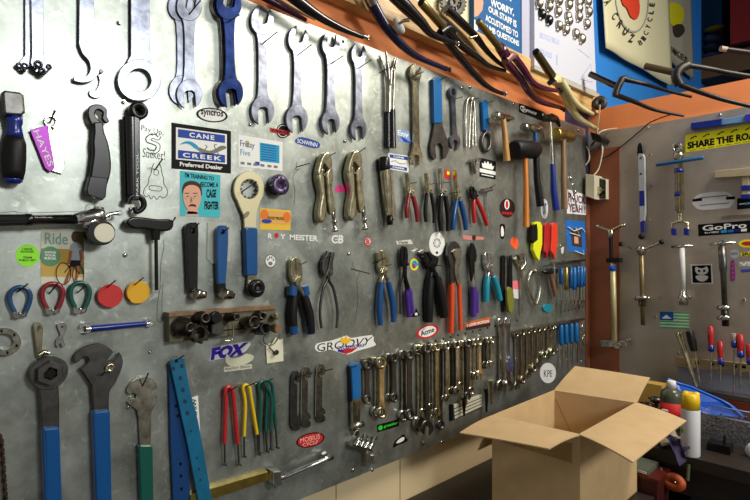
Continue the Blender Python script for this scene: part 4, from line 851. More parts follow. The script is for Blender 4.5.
for u in (187.5, 195.5): k.plate(circ(u, 196.5, 3.2, 2.4, 14), .002, .0023, 0, [circ(u, 196.5, 2.7, 1.9, 14)])
pr(t, 'printed_moustache', hair, smooth([(188.5, 206.5), (190.5, 204.3), (192.5, 204), (195, 204.5), (196.5, 206.8), (192.5, 206)], 2, True), 5)
k = t.part('printed_eye', hair)
for u in (187.5, 195): k.flat(circ(u, 196.4, 1, .5, 8), .0023)
k = t.part('printed_brow', hair)
for u in (187, 195.3): k.flat(quad(u-2.3, 192.8, u+2.3, 193.5), .0022)
k = t.part('printed_nose', flat('printed_shade', (176, 112, 92))); k.flat([(191, 197), (191.8, 197), (192.5, 202), (190, 202.2)], .0022)
q = [(260, 208), (291, 210.5), (290.5, 230.3), (260, 229.5)]
t = sticker('orange and yellow card with round food pictures', q, flat('printed_gold', (232, 190, 60)))
pr(t, 'photo_band', flat('printed_amber', (224, 170, 90)), lerp4(q, .0, .08, 1, .72)); pr(t, 'round_picture', org, at4(q, circ(.15, .3, .13, .25, 12)), 2); pr(t, 'round_picture', org, at4(q, circ(.87, .35, .12, .26, 12)), 2)
pr(t, 'bowl', navy, at4(q, circ(.22, .6, .17, .1, 12)), 3); t.text('FOOD TRUCK', lerp4(q, .26, .36, .78, .5), hair, .0022, .02)
for i, ch in enumerate(('R', 'Y')): pass
t = sticker('thin white letters with a red dot above the blue-black pliers', circ(276.5, 235.5, 2.2, 2.6, 14), redi)
t.text('R', [(268, 233.2), (272.5, 233.5), (272.5, 239), (268, 238.6)], white, .0006, .03); t.text('Y  MEISTER', [(280, 234), (318, 235.5), (318, 241.5), (280, 239)], white, .0006, .03)
t = oval('small oval paw-print sticker', 270.5, 261, 5.7, 7, white, 0, rim=grey); k = t.part('paw', grey)
for u, v, a, b_ in ((270.5, 263.5, 2.2, 2), (267.8, 259.5, .8, 1.3), (269.6, 257.5, .8, 1.3), (271.8, 257.5, .8, 1.3), (273.5, 259.8, .8, 1.3)): k.flat(circ(u, v, a, b_, 10), .0014)
# Fox
viom = flat('fox_violet', (52, 14, 150)); q = [(212, 348), (250, 341), (252, 352), (210, 361)]
t = sticker('white-edged violet racing lettering sticker with a tail swoosh', [(209, 361), (213, 347), (226, 345), (249, 341), (251, 344), (246, 351), (238, 355), (226, 358)], flat('pale_silver', (206, 206, 206)))
t.text('FOX', [(212.5, 347.5), (249, 342), (243, 355), (210.5, 360.5)], viom, .001, .07)
pr(t, 'swoosh', flat('silver_swoosh', (205, 205, 180)), smooth([(227, 354), (231, 358), (240, 357), (247, 353.5), (254, 356.5), (250, 362), (240, 366), (230, 366), (225.5, 361)], 3, True), 2)
q = [(224, 367), (252, 364), (252, 368.5), (224, 372)]; t.part('caption', flat('pale_print', (200, 198, 178))).flat(q, .0005); t.text('Racing Shox', lerp4(q, .05, .15, .95, .85), grey, .0009, .02)
# Groovy
t = sticker('white cloud-shaped sticker with black letters and a flame', smooth([(315, 349), (317, 343.5), (330, 341), (341, 337.5), (347, 335.5), (352, 338), (372, 335), (373.5, 341), (376, 345), (368, 348), (357, 351), (348, 354.5), (338, 352), (330, 349.5), (320, 352)], 2, True), white)
t.text('GROOVY', [(317, 344), (373, 336.5), (369, 345), (317.5, 351.5)], black, .001, .0); pr(t, 'flame', flat('flame_yellow', (244, 190, 40)), smooth([(340, 341), (342, 337), (344, 339), (346, 335.8), (348, 339), (351, 337), (350, 342), (345, 344)], 2, True), 2)
pr(t, 'gradient_base', redi, [(338, 350), (358, 347.5), (352, 352), (346, 354), (340, 352)], 1); pr(t, 'gradient_tip', viol, [(338, 349.5), (344, 350), (343, 353), (338, 351.5)], 2)
t.text('CYCLEWORKS', [(337, 346.5), (365, 343.5), (364, 346.5), (338, 350)], viol, .0016, .02)
# small round things
t = oval('lime green round sticker left of the magazine cover', 27.5, 255.5, 12, 11.3, flat('lime', (150, 235, 60))); dk = flat('dark_green_print', (40, 92, 30))
for s2, a, v in (('I RIDE', 5, 249), ('POWER', 6.5, 251.6), ('TEAM', 4.5, 257.3), ('PUBLIC ART', 8.5, 260)): t.text(s2, [(27.5-a, v-.9), (27.5+a, v-.9), (27.5+a, v+1.2), (27.5-a, v+1.2)], dk, .001, .02)
q = [(41, 229), (83.5, 230.5), (84.5, 285), (41, 284)]
t = sticker('magazine cover showing a cyclist, with a green round badge', q, flat('cover_base', (214, 210, 190)), name='magazine_cover', cat='magazine')
pr(t, 'sky_print', flat('cover_sky', (206, 206, 190)), lerp4(q, 0, 0, 1, .35)); pr(t, 'foliage_print', flat('cover_foliage', (176, 140, 56)), lerp4(q, 0, .35, 1, .62)); pr(t, 'meadow_print', flat('cover_meadow', (196, 166, 84)), lerp4(q, 0, .62, 1, .86)); pr(t, 'tree_print', flat('cover_tree', (84, 84, 40)), lerp4(q, .8, .02, 1, .8), 2)
t.text('Ride', lerp4(q, .09, .06, .63, .27), flat('ride_teal', (120, 160, 140)), .0016, .01)
fg = t.part('printed_rider', flat('rider_shirt', (140, 146, 150))); fg.flat(at4(q, smooth([(.68, .3), (.75, .23), (.88, .23), (.97, .3), (.94, .36), (.88, .38), (.9, .56), (.7, .56), (.68, .42)], 2, True)), .0019)
pr(t, 'printed_head', hair, at4(q, circ(.79, .12, .075, .1, 14)), 4); k = t.part('printed_limb', flat('rider_skin', (150, 88, 60)))
for a in ([(.7, .38), (.68, .5), (.64, .62)], [(.95, .38), (.98, .52), (.92, .62)], [(.76, .6), (.66, .78), (.56, .98)], [(.86, .6), (.84, .8), (.8, .92)]): k.tube(at4(q, a), 1.3, .0022, squash=.1, n=3, seg=6)
pr(t, 'printed_shorts', black, at4(q, [(.7, .55), (.92, .55), (.92, .64), (.8, .66), (.66, .68)]), 6); k = t.part('printed_bicycle', black)
k.tube(at4(q, circ(.52, .8, .17, .2, 20)), .35, .0026, closed=True, squash=.2, seg=5); k.tube(at4(q, circ(.86, .82, .13, .18, 20)), .35, .0026, closed=True, squash=.2, seg=5); k.tube(at4(q, [(.55, .78), (.7, .62), (.9, .8)]), .4, .0026, squash=.2, seg=5)
pr(t, 'badge', flat('badge_green', (92, 146, 108)), at4(q, circ(.22, .49, .235, .18, 24)), 3)
for s2, y in (('CHOOSE', .42), ('YOUR', .475), ('RIDE', .53)): t.text(s2, lerp4(q, .08, y-.02, .35, y+.02), white, .0022, .04)
t = sticker('hot pink blob sticker between the locking pliers', smooth([(335, 190), (337, 186), (341, 184.8), (345, 187), (346.5, 191), (341, 192), (337, 192)], 3, True), pink)
t = Thing('sticker', 'sticker', 'white interlocked round letters sticker', (338, 239)); t.text('CB', [(331.5, 235), (344, 235), (343, 243.5), (331.5, 243.5)], white, .0006, .03); t.part('underline', white).flat([(335, 239), (340, 239), (340, 239.8), (335, 239.8)], .0008)
t = oval('tiny red-rimmed white oval letter sticker', 368, 241.5, 3.3, 4.3, flat('rose', (232, 200, 200)), rim=redi, rr=.82); t.text('B', [(366.4, 238.8), (369.6, 239.2), (369.6, 244.4), (366.4, 244)], redi, .0014, .04)
t = sticker('white brush-lettered strip sticker above the purple and black pliers', [(396, 241), (411, 239.5), (413, 244), (397, 244.5)], flat('off_white', (214, 208, 196))); t.text('Vans', [(398, 240.8), (408, 240.4), (408, 243.6), (398, 244)], grey, .001, .04)
t = oval('white round badge with a dark spoked emblem and black drop', 437, 244, 7.8, 12, white); k = t.part('emblem', grey)
for a in range(8): x, y = math.cos(a*math.pi/4), math.sin(a*math.pi/4); k.tube([(437+1.4*x, 243+2*y), (437+4*x, 243+5.2*y)], .35, .0009, squash=.2, seg=5)
k.plate(circ(437, 243, 3.6, 4.6, 18), .0007, .001, 0, [circ(437, 243, 3, 3.9, 18)]); pr(t, 'drop', black, circ(437, 252.7, 1.2, 1.4, 10))
t = sticker('blue and white wing-shaped sticker under the black-sleeved pliers', [(397, 129), (409, 131), (410, 138), (412, 144), (399, 141.5)], flat('sky_blue', (130, 160, 210))); t.text('Env', [(397.5, 129.5), (409, 132.5), (408.5, 138), (397.5, 135)], white, .001, .03); pr(t, 'wing', navy, [(400, 136), (406, 139), (412, 143.5), (404, 142)], 1)
t = sticker('red sticker with a yellow patch above the blue needle nose pliers', [(444.5, 169), (450, 171), (449.5, 180), (444.5, 178)], redi); pr(t, 'yellow_patch', yel, [(447, 171), (449.6, 172), (449.4, 175), (447, 174.5)])
q = [(480, 157.5), (496, 161.5), (495.5, 179.5), (479.5, 176.5)]; t = sticker('square black sticker with white crown and banner', q, black)
pr(t, 'crown', white, at4(q, [(.15, .42), (.12, .25), (.25, .28), (.3, .12), (.4, .25), (.5, .08), (.6, .25), (.72, .14), (.76, .3), (.9, .28), (.86, .42), (.8, .5), (.2, .5)])); pr(t, 'banner', white, lerp4(q, 0, .56, 1, .76)); pr(t, 'thin_line', white, lerp4(q, .12, .84, .88, .89))
q = [(515.5, 105), (545, 113), (545, 121.5), (516, 113.5)]; q = [(519, 103), (545, 112.5), (545, 122), (519, 112)]; t = sticker('black sticker with white oval lettering at the top right corner of the board', q, black); t.text('Syncros', lerp4(q, .12, .25, .95, .75), white, .001, .02)
t.part('swoop', white).tube(at4(q, [(.2, .2), (.08, .3), (.06, .6), (.2, .8)]), .6, .0009, n=3, squash=.2, seg=5)
t = oval('round dark sticker with red emblem in the middle of the board', 507.3, 208, 7.7, 9.6, flat('maroon_black', (44, 20, 24))); pr(t, 'emblem', white, circ(507, 204.5, 2.6, 5, 12)); pr(t, 'emblem_slot', redi, circ(507, 204.5, 1.4, 4, 12), 2); t.text('SARIS', [(502, 211.4), (513, 212.4), (513, 215), (502, 214)], redi, .001, .04)
t = sticker('small black shield sticker with a white boot shape', smooth([(500, 225), (502, 224), (505, 225), (504.8, 236), (502.5, 239), (500, 236)], 2, True), black); pr(t, 'boot', white, smooth([(501, 228), (502.2, 226), (503.6, 229), (504, 235), (502, 236.5), (501, 235)], 2, True))
t = sticker('fluorescent orange guitar-pick sticker', smooth([(510.5, 241), (513, 237.2), (517, 238.5), (518.4, 243), (516.5, 249.5), (513, 247), (511, 244.5)], 3, True), flat('fluoro_orange', (250, 96, 48)))
t = sticker('thin red and pale sticker strip with a round centre', [(463, 235), (470, 236), (484, 237), (484, 239.6), (470, 240), (463, 239)], flat('rose_strip', (208, 130, 126))); pr(t, 'centre_dot', hair, circ(474, 237.6, 2, 2.8, 12))
t = oval('yellow-rimmed oval sticker with teal centre bird', 414.3, 264.5, 4.2, 6, cyan, rim=yel, rr=.7); pr(t, 'red_core', redi, circ(414, 266, 1.8, 2.4, 10), 2); pr(t, 'beak', cyan, [(415, 262), (420, 264), (415, 267)], 3)
t = oval('white figure-of-eight decal below the claw hammer', 544.5, 209, 3.6, 10, flat('pale_white', (214, 214, 214))); t.text('DT', [(543, 203), (546.5, 203.5), (546.5, 214), (543, 214)], navy, .001, .02)
q = [(567, 189), (586, 195), (586, 215), (567, 213.5)]; t = sticker('white paper sign with two lines of purple capitals', q, white, name='paper_sign', cat='sign'); vp = flat('plum_ink', (110, 40, 100)); t.text('PHUCK', lerp4(q, .05, .12, .97, .48), vp, .001, .03); t.text('YEAH !', lerp4(q, .08, .56, .97, .92), vp, .001, .03)
q = [(565.5, 220), (585, 221.5), (586, 254), (567.5, 250.5)]; t = sticker('blue-bordered photo card near the right end of the board', q, flat('card_blue', (36, 110, 196)), name='photo_card', cat='card'); pr(t, 'picture', flat('dark_picture', (70, 56, 54)), lerp4(q, .25, .25, .8, .82)); pr(t, 'figure_blot', skin, lerp4(q, .4, .5, .62, .72), 2)
k = t.part('paper_star', white); k.tube([(568, 227), (574, 231), (582, 228), (585, 232)], .6, .006, seg=5); k.tube([(570, 233), (580, 236), (576, 228)], .6, .006, seg=5); k.tube([(575, 251), (584, 254.5), (583, 250)], .5, .006, seg=5)
t = sticker('little pale cup-shaped sticker beside the orange-red knife', [(560.5, 246), (564, 247), (563.2, 253.5), (561.6, 253.5)], flat('pale_white', (214, 214, 214)))
q = [(465.5, 322.5), (490, 317), (490.5, 326), (466, 330.5)]; t = sticker('orange to brown band sticker with white slanted capitals', q, flat('burnt_orange', (206, 96, 40))); pr(t, 'dark_band', hair, lerp4(q, 0, .62, 1, 1)); t.text('I LOVE MOTION', lerp4(q, .06, .25, .95, .58), white, .0014, .04)
q = [(512, 281), (519, 282), (519, 290), (512, 289)]; t = sticker('small pink and white card by the folding knife', [(512, 281), (519, 280.5), (519, 299), (514, 298)], flat('pale_white', (214, 214, 214))); pr(t, 'pink_half', flat('soft_pink', (232, 120, 130)), [(512, 281), (519, 280.5), (519, 289.5), (512.4, 289)])
t = oval('white oval sticker with thick red rim and slanted letters', 427.5, 331.5, 11.6, 6.6, white, -18, rim=redi, rr=.78); t.text('Acme', [(420, 331.5), (434, 326.5), (434.5, 331.5), (421, 336.5)], black, .0014, .02)
t = sticker('small black and white leaping animal sticker by the purple grips', smooth([(411, 316), (415, 312), (416, 308), (418, 312), (420, 315), (417, 316.5), (414, 317)], 2, True), black); pr(t, 'white_patch', white, [(415, 313), (417, 312.5), (418, 315), (415, 315.5)])
t = oval('red oval sticker with black rim near the bottom edge', 310.5, 440, 14.5, 7, redi, -14, rim=black, rr=.9); t.text('MOBIUS', [(300, 438.5), (320, 433.5), (320, 438.5), (300.5, 443)], flat('pale_pink', (236, 190, 180)), .0014, .0); t.text('CYCLE', [(302, 443.6), (319, 439.6), (317, 443.5), (303.5, 446.8)], flat('pale_pink', (236, 190, 180)), .0014, .0)
q = [(377, 425), (399, 419), (399, 426), (377.5, 432.5)]; t = sticker('black bar sticker with bright green lettering', q, black); t.text('greenbar', lerp4(q, .3, .25, .95, .75), flat('neon_green', (40, 200, 50)), .001, .04); pr(t, 'green_dot', flat('neon_green', (40, 200, 50)), at4(q, circ(.15, .5, .11, .32, 12)))
t = sticker('black and white running skunk sticker', smooth([(393, 448), (395, 441), (400, 437), (404, 434), (405.5, 437), (408, 440), (404, 443), (398, 445)], 2, True), black); pr(t, 'white_stripe', white, smooth([(396, 443), (400, 438.5), (404, 437), (404, 440), (400, 442.5)], 2, True))
t = oval('round white sticker with black letters above the cardboard box', 548, 373, 8, 10.2, flat('pale_white', (222, 222, 220))); t.text('KPE', [(544, 370), (552.5, 370.5), (552, 376.5), (544, 377)], black, .001, .0)
# ------------------------------------------------------------------ stickers on the far board
def s2(lb, poly, m, **k): return sticker(lb, poly, m, W2, **k)
q = [(685, 135), (770, 121.2), (770, 139.5), (685.5, 152.5)]; t = s2('yellow bumper sticker about sharing roads', q, yel); t.text('SHARE THE ROAD', lerp4(q, .025, .43, .9, .83), black, .001, .05)
k = t.part('rider_drawing', black)
for x in (.1, .25, .42, .58, .75, .9): k.flat(at4(q, [(x-.05, .27), (x-.01, .17), (x+.03, .12), (x+.04, .22), (x+.01, .2), (x-.03, .3)]), .001)
for i in range(9): k.flat(lerp4(q, .05+i*.105, .91, .13+i*.105, .935), .001)
t = s2('white striped oval sticker below the wooden bar', smooth([(692, 202), (696, 196), (704, 193), (724, 191.5), (732, 195), (735, 200), (730, 207), (722, 208.5), (702, 210), (695, 207)], 2, True), flat('pale_white', (214, 214, 214)))
pr(t, 'stripe', black, [(693, 196.5), (700, 195.5), (733, 195.5), (734, 199.4), (692, 202)]) if False else None
t.part('print_line', grey).flat([(701, 197.2), (728, 194.8), (728, 195.8), (701, 198.3)], .001); t.part('print_line', grey).flat([(700, 205), (729, 202.4), (729, 203.4), (700, 206)], .001)
for q in ([(693, 199), (702, 197.6), (702, 200.8), (692.4, 201.8)], [(726, 196.6), (735, 196.4), (735.2, 199.4), (726, 199.6)]): t.part('stripe', black).flat(q, .001)
q = [(737, 198.5), (765, 195), (765, 207), (737, 209.5)]; t = s2('black sticker with a thin winged line at the right edge', q, black); pr(t, 'winged_line', white, lerp4(q, .08, .5, .9, .58)); pr(t, 'blue_centre', cyan, lerp4(q, .3, .44, .42, .66), 2)
q = [(698, 224.5), (752, 220.2), (752, 232.5), (698.5, 236.2)]; t = s2('black camera-brand sticker with four coloured squares', q, black); t.text('GoPro', lerp4(q, .08, .12, .9, .58), white, .001, .02)
for i, c in enumerate((cyan, flat('mid_blue', (20, 110, 200)), flat('deep_navy', (20, 30, 130)), white)): pr(t, 'square', c, lerp4(q, .42+i*.125, .64, .53+i*.125, .86))
t.text('Be a HERO', lerp4(q, .12, .68, .38, .82), white, .001, .02)
t = s2('yellow and red oval sticker at the right edge of the far board', circ(747.5, 243.5, 9, 4, 22, rot=-3), yel); pr(t, 'red_core', redi, circ(748, 243.5, 6.5, 2.2, 18)); 
t = s2('round grey emblem sticker above the purple strip', circ(734.3, 254, 4.8, 4.6, 20), flat('pale_grey', (170, 172, 176))); pr(t, 'emblem_bar', grey, [(731, 253), (737.6, 252.6), (737.6, 254), (731, 254.6)])
t = s2('yellow brush-lettered sticker right of the grey emblem', [(740.5, 253), (754, 250.5), (754, 255), (741, 256.5)], yel); t.text('SRA', [(742, 252.8), (753, 251.2), (753, 254.6), (742, 256)], black, .001, .03)
t = s2('white outlined letters sticker beside the purple strip', [(738, 262), (756, 260.5), (756, 266), (739, 267)], flat('pale_grey', (170, 172, 176))); t.text('VSI', [(739, 262.2), (755, 261), (755, 265.6), (740, 266.4)], white, .001, .05)
t = s2('small blue lettered sticker below the white outlined letters', [(741, 269.5), (755, 268.6), (755, 271.6), (741, 272.4)], flat('print_mid_blue', (60, 70, 180)))
t = s2('purple vertical pill-shaped strip sticker', smooth([(730.5, 262), (732, 260.5), (734.5, 261), (735.2, 278), (734, 281), (731, 281), (730, 278)], 2, True), flat('plum', (120, 60, 130))); k = t.part('dot', pink)
for v in (264, 268.5, 273, 277.5): k.flat(circ(732.8, v, 1.1, 1.3, 8), .001)
q = [(690.5, 264.5), (712, 263.8), (713, 284), (691.5, 284)]; t = s2('square white-framed black and white animal face sticker', q, flat('pale_white', (214, 214, 214))); pr(t, 'dark_field', black, lerp4(q, .06, .06, .94, .94)); pr(t, 'face', flat('pale_white', (214, 214, 214)), at4(q, smooth([(.2, .3), (.25, .12), (.4, .2), (.6, .2), (.75, .12), (.82, .32), (.72, .48), (.5, .54), (.28, .48)], 2, True)), 2); pr(t, 'body', flat('pale_white', (214, 214, 214)), at4(q, smooth([(.2, .6), (.5, .55), (.8, .62), (.7, .8), (.5, .88), (.3, .8)], 2, True)), 2)
k = t.part('eye', black)
for x in (.38, .62): k.flat(at4(q, circ(x, .34, .06, .07, 8)), .0018)
q = [(660, 311.5), (689, 312.5), (689, 329), (660, 328)]; t = s2('green and white striped flag sticker with a blue corner', q, flat('flag_white', (206, 214, 204)))
k = t.part('stripe', flat('flag_green', (60, 170, 96)))
for i in range(6): k.flat(lerp4(q, 0, .0+i*.182, 1, .09+i*.182), .001)
pr(t, 'corner_field', flat('flag_blue', (20, 80, 160)), lerp4(q, 0, 0, .46, .52), 2); pr(t, 'cloud', white, at4(q, smooth([(.06, .4), (.14, .3), (.22, .18), (.3, .3), (.4, .4), (.22, .42)], 2, True)), 3)
# ================================================================== tools on the far board
def w2(name, cat, lb, at, group=None): return Thing(name, cat, lb, at, W2, group)
t = w2('hand_saw', 'tool', 'narrow silver bar tool with blue label and black ball end', (641, 150))
t.part('blade_tip', oxide).plate(smooth([(637, 156), (637.5, 146), (640, 142.5), (642.5, 146), (643, 156)], 2), .01, .016)
t.part('bar', flat('silver_plastic', (176, 178, 182), .35)).plate([(637.5, 155), (639, 153.5), (643, 154), (644.5, 157), (645.5, 212), (644, 222), (640, 230), (639, 200)], .006, .022, .002)
t.part('label', dblue).plate([(639.2, 191), (644.3, 190.5), (644.6, 205.5), (639.4, 206)], .022, .0228, 0); t.part('label', dblue).plate([(640, 222), (644, 220), (644.5, 232), (640.5, 233)], .01, .024, .001)
k = t.part('ball_end', rubber); k.ball(W2.p(641.5, 236.5, .02), .014)
k = t.part('rivet', oxide)
for v in (158, 174): k.stub(641, v, .02, .0235, 1, 8)
t = w2('bearing_puller', 'bicycle tool', 'bronze tube puller with blue cross bar and forked foot', (679, 150))
k = t.part('tube', tan); k.lathe((678.5, 153, .03), (680, 213, .03), [(0, 4.8), (.06, 4.8), (.07, 4), (.95, 4), (.97, 3), (1, 3)]); k = t.part('eye', grime); k.stub(678.5, 148.5, .02, .045, 4.8, 18, hole=2.6)
t.part('cross_bar', mat('steel_blue_bar', (30, 92, 140), .4)).lathe((656, 165, .045), (704, 157.5, .045), [(0, 1.2), (.03, 1.8), (.97, 1.8), (1, 1.2)])
k = t.part('foot', tan); k.tube([(679.8, 211), (680, 222)], 2, .03); k.tube([(672.5, 232), (672.5, 223.5), (680, 221), (687.5, 223.5), (687.5, 232)], 1.6, .03)
for u in (673.5, 686): t.part('blue_tip', dblue).plate([(u-2.4, 228), (u+2.4, 228.5), (u+2.4, 235.5), (u-2.4, 235)], .024, .038, .001)
for v in (170.5, 194): t.part('blue_band', dblue).lathe((679, v-2, .03), (679, v+2.5, .03), [(0, 4.2), (1, 4.2)])
t = w2('axle_press', 'bicycle tool', 'long threaded rod tool with two black ball handles', (641, 252))
t.part('rod', mat('dull_brass', (150, 132, 96), .4, .8)).lathe((641.5, 250, .03), (643, 325, .03), [(0, 2.6), (.4, 2.3), (1, 2)]); t.part('hub', grime).lathe((641.3, 246, .03), (641.8, 254, .03), [(0, 3.5), (.5, 4.5), (1, 3.5)])
k = t.part('nut', grime); k.lathe((642, 296, .03), (642.5, 306, .03), [(0, 6.5), (.25, 6.5), (.3, 3.5), (1, 3.5)]); k.lathe((635, 299, .03), (650, 298, .03), [(0, 1.6), (1, 1.6)])
for u, v in ((621, 244), (661.5, 242)): k = t.part('arm', grime); k.tube([(641, 251), (u, v)], 1.2, .04); t.part('ball', rubber).ball(W2.p(u, v, .04), .011)
t = w2('headset_press', 'bicycle tool', 'tall pale headset press with a cross handle at the rust post', (611, 250))
t.part('handle', tan).tube([(598, 226.5), (611, 231), (623, 225)], [1.6, 1.8, 1.6], .05); k = t.part('handle_tip', tan); k.ball(W2.p(624, 225, .05), .008); k.ball(W2.p(597.5, 226, .05), .008)
t.part('screw', oxide).tube([(610.5, 229), (611.5, 262)], 1.8, .05); t.part('collar', tan).lathe((610.5, 229, .05), (611, 238, .05), [(0, 2.8), (1, 2.8)]); t.part('stop', rubber).plate([(606, 258), (620, 258), (620, 262.5), (606, 262.5)], .035, .065, .001)
t.part('blue_band', flat('band_blue', (30, 90, 190))).lathe((612.5, 265.5, .05), (612.7, 271, .05), [(0, 3.1), (1, 3.1)]); t.part('tube', mat('pale_lacquer', (186, 176, 130), .4, .3)).lathe((612.7, 262, .05), (614.5, 343, .05), [(0, 2.7), (1, 2.5)])
k = t.part('base_clamp', grime); k.plate([(600, 340), (625, 341), (626, 347), (601, 347)], .03, .07, .002); k.stub(621, 344, .03, .08, 3.4, 14); k.tube([(625, 341), (631, 340)], 1.2, .05)
t = w2('t_tool', 'bicycle tool', 'white-sleeved T-shaped steel tool with a clamp foot', (682, 247)); t.part('cross_bar', grime).lathe((671.5, 247, .03), (693, 245.8, .03), [(0, 1.2), (.4, 1.4), (.5, 2.8), (.6, 1.4), (1, 1.2)])
t.part('sleeve', flat('white_sleeve', (206, 206, 204), .35)).lathe((682, 248, .03), (683, 292, .03), [(0, 2.5), (.5, 2.5), (1, 2.3)]); k = t.part('foot', grime); k.lathe((683, 291, .03), (683.5, 305, .03), [(0, 3), (.3, 3), (.35, 4.4), (1, 4)]); k.tube([(679, 301), (691, 297)], 1.4, .04)
t = w2('t_tool', 'bicycle tool', 'dull steel T-shaped cutter tool with two collars', (723, 244)); t.part('cross_bar', grime).lathe((709.5, 244.5, .03), (736, 242.5, .03), [(0, 1.2), (.35, 1.4), (.5, 3.6), (.65, 1.4), (1, 1.2)])
t.part('shaft', dsteel).lathe((722, 246, .03), (725.5, 322, .03), [(0, 3.4), (.3, 3.4), (.35, 2.6), (1, 2.2)])
for v in (308, 318): k = t.part('collar', grime); k.lathe((717, v, .035), (730, v-.5, .035), [(0, 1.6), (.5, 3.2), (1, 1.6)])
t.part('foot', oxide).lathe((724.7, 310, .03), (725.5, 326, .03), [(0, 3.4), (1, 3)])
t = w2('blue_level', 'tool', 'long blue and pale bar above the yellow bumper sticker', (720, 124)); t.part('dark_end', dblue).plate([(690.5, 123), (722, 118.4), (722, 125.2), (691, 129.5)], .003, .028, .002); t.part('pale_bar', mat('powder_blue', (110, 150, 196), .4)).plate([(722, 118.8), (770, 111.5), (770, 119), (722, 124.6)], .003, .024, .002)
t.part('blue_end', mat('violet_blue', (54, 40, 180), .4)).plate([(745, 114.6), (770, 110.8), (770, 118.6), (746, 121.8)], .024, .03, .001)
t = w2('wooden_bar_tool', 'tool', 'pale wooden bar with a blue-collared stem beneath', (735, 172)); t.part('bar', mat('pale_wood_bar', (172, 156, 126), .5, 0, .15, 20)).plate([(714, 171), (770, 165.5), (770, 174.5), (714.5, 178)], .006, .036, .002)
t.part('stem', mat('pale_wood_bar', (172, 156, 126))).plate([(741.5, 176), (749, 175.5), (749, 198), (742, 198)], .008, .03, .002); t.part('blue_collar', dblue).plate([(741, 185.5), (750, 185), (750, 190.5), (741, 190.8)], .006, .032, .001); t.part('blue_collar', dblue).plate([(741, 194.5), (750, 194), (750, 198.5), (741, 199)], .006, .032, .001)
t = w2('steel_rule', 'tool', 'pale narrow steel rule above the camera-brand sticker', (740, 216)); t.part('', tan).plate([(722, 216), (770, 212.4), (770, 215.4), (722, 218.4)], .001, .004, .0004)
# screwdriver rack
t = w2('screwdriver_rack', 'tool rack', 'wooden rack strip with slots holding screwdrivers', (715, 362)); t.part('strip', mat('rack_pine', (166, 142, 100), .5, 0, .2, 25, stretch=(.6, 4, 4))).plate([(675, 357.5), (770, 366), (770, 374), (675.5, 366.5)], .003, .03, .001)
for u in (697, 712, 722, 735, 744): v = 359.5+(u-675)*.09; t.part('slot', black).flat([(u-2, v), (u+2, v+.3), (u+2, v+3), (u-2, v+2.6)], .0304)
hl = [(711, 326, 352, 386, 0, 'red-handled screwdriver with blue collar, leftmost red one in the rack'), (720.5, 341, 365, 382, 0, 'red-handled screwdriver sitting lowest in the rack'), (734, 333, 348, 394, 1, 'clear and blue handled screwdriver in the rack'),
      (740.5, 334, 358, 388, 0, 'fat red and blue screwdriver right of the clear one'), (749.5, 344, 365, 386, 0, 'red-handled screwdriver at the right edge of the photo')]
for u, v0, v1, vb, c, lb in hl:
    t = w2('screwdriver', 'screwdriver', lb, (u, v1), 'screwdrivers in the wooden rack'); w = 2.8 if u != 740.5 else 3.3
    t.part('handle', red if not c else mat('clear_amber', (170, 160, 150), .2, alpha=.6)).lathe((u-.6, v0, .045), (u, v1-5, .045), [(0, w*.5), (.06, w*.9), (.5, w), (.9, w*.85), (1, w*.8)], 10)
    t.part('collar', dblue).lathe((u, v1-7, .045), (u+.2, v1, .045), [(0, w*.95), (.8, w*.95), (1, w*.5)], 12); t.part('blade', grime).tube([(u+.2, v1), (u, vb)], .9, .045, seg=8)
t = w2('long_nose_tool', 'pliers', 'tan long-legged tool leaning at the left end of the screwdriver rack', (683, 345)); k = t.part('', tan); k.tube([(677, 333), (682, 345), (696, 387)], [1.8, 1.8, 1.2], .04); k.tube([(681, 331), (684, 345), (697, 386)], [1.4, 1.6, 1.2], .034)
t = w2('screwdriver', 'screwdriver', 'black-handled tool left of the red screwdrivers', (691, 345), 'screwdrivers in the wooden rack'); t.part('handle', blackm).tube([(689, 331), (692, 341), (694, 351)], [3.2, 4, 3], .045); t.part('blade', grime).tube([(695, 352), (700, 383)], .8, .045)
# electrical box with cables at the corner
t = w2('junction_box', 'electrical box', 'beige electrical box with dark socket in the corner', (596, 188))
p = W2.p(586, 200, 0); k = t.part('housing', mat('beige_box', (206, 198, 172), .5)); k.plate([(585.5, 174), (594.5, 175), (594.5, 199), (585.5, 196)], .0, .09, .002); k.plate([(594, 176), (606, 179), (606, 199), (594, 199)], .0, .035, .002)
k = t.part('socket_face', blackm); k.plate([(594.6, 177.5), (605.6, 180), (605.6, 198.4), (594.6, 198.4)], .035, .038, .001); k = t.part('plug', tan); k.stub(600, 191, .036, .06, 4, 12)
wc = mat('white_cable', (214, 206, 180), .45)
def cable(lb, pts, m=wc, r=.7, W=W2): b = one('cable', 'cable', lb, pts[0][:2], m, None, W); b.tube(pts, r, n=5, seg=6); return b
cable('white cable looping down past the right end of the timber rail', [(600, 105, .12), (598.5, 120, .1), (597, 132, .06), (601, 140, .03), (602.5, 150, .03), (601, 160, .03), (598, 170, .03), (592, 177, .05)])
cable('white cable arching onto the top edge of the far board', [(597, 135, .06), (602, 131, .05), (608, 129.5, .03), (617, 128.5, .02)])
cable('white cable loop nearest the left board', [(586.5, 146, .06), (589, 152, .06), (589, 160, .06), (585.5, 165, .06)])
cable('thin black cable running down the top left of the far board', [(672, 114, .01), (651, 122, .012), (640, 131, .012), (622, 146, .012), (606, 157, .014), (602, 158, .03)], rubber, .6)
b = one('cable_clip', 'clip', 'dark metal clip bunching the cables in the corner', (595, 136), oxide, None, W2); b.plate([(590, 132), (598, 134), (602, 138), (600, 142), (592, 140)], .0, .09, .002); b.tube([(597, 138, .09), (591, 146, .1)], 1)
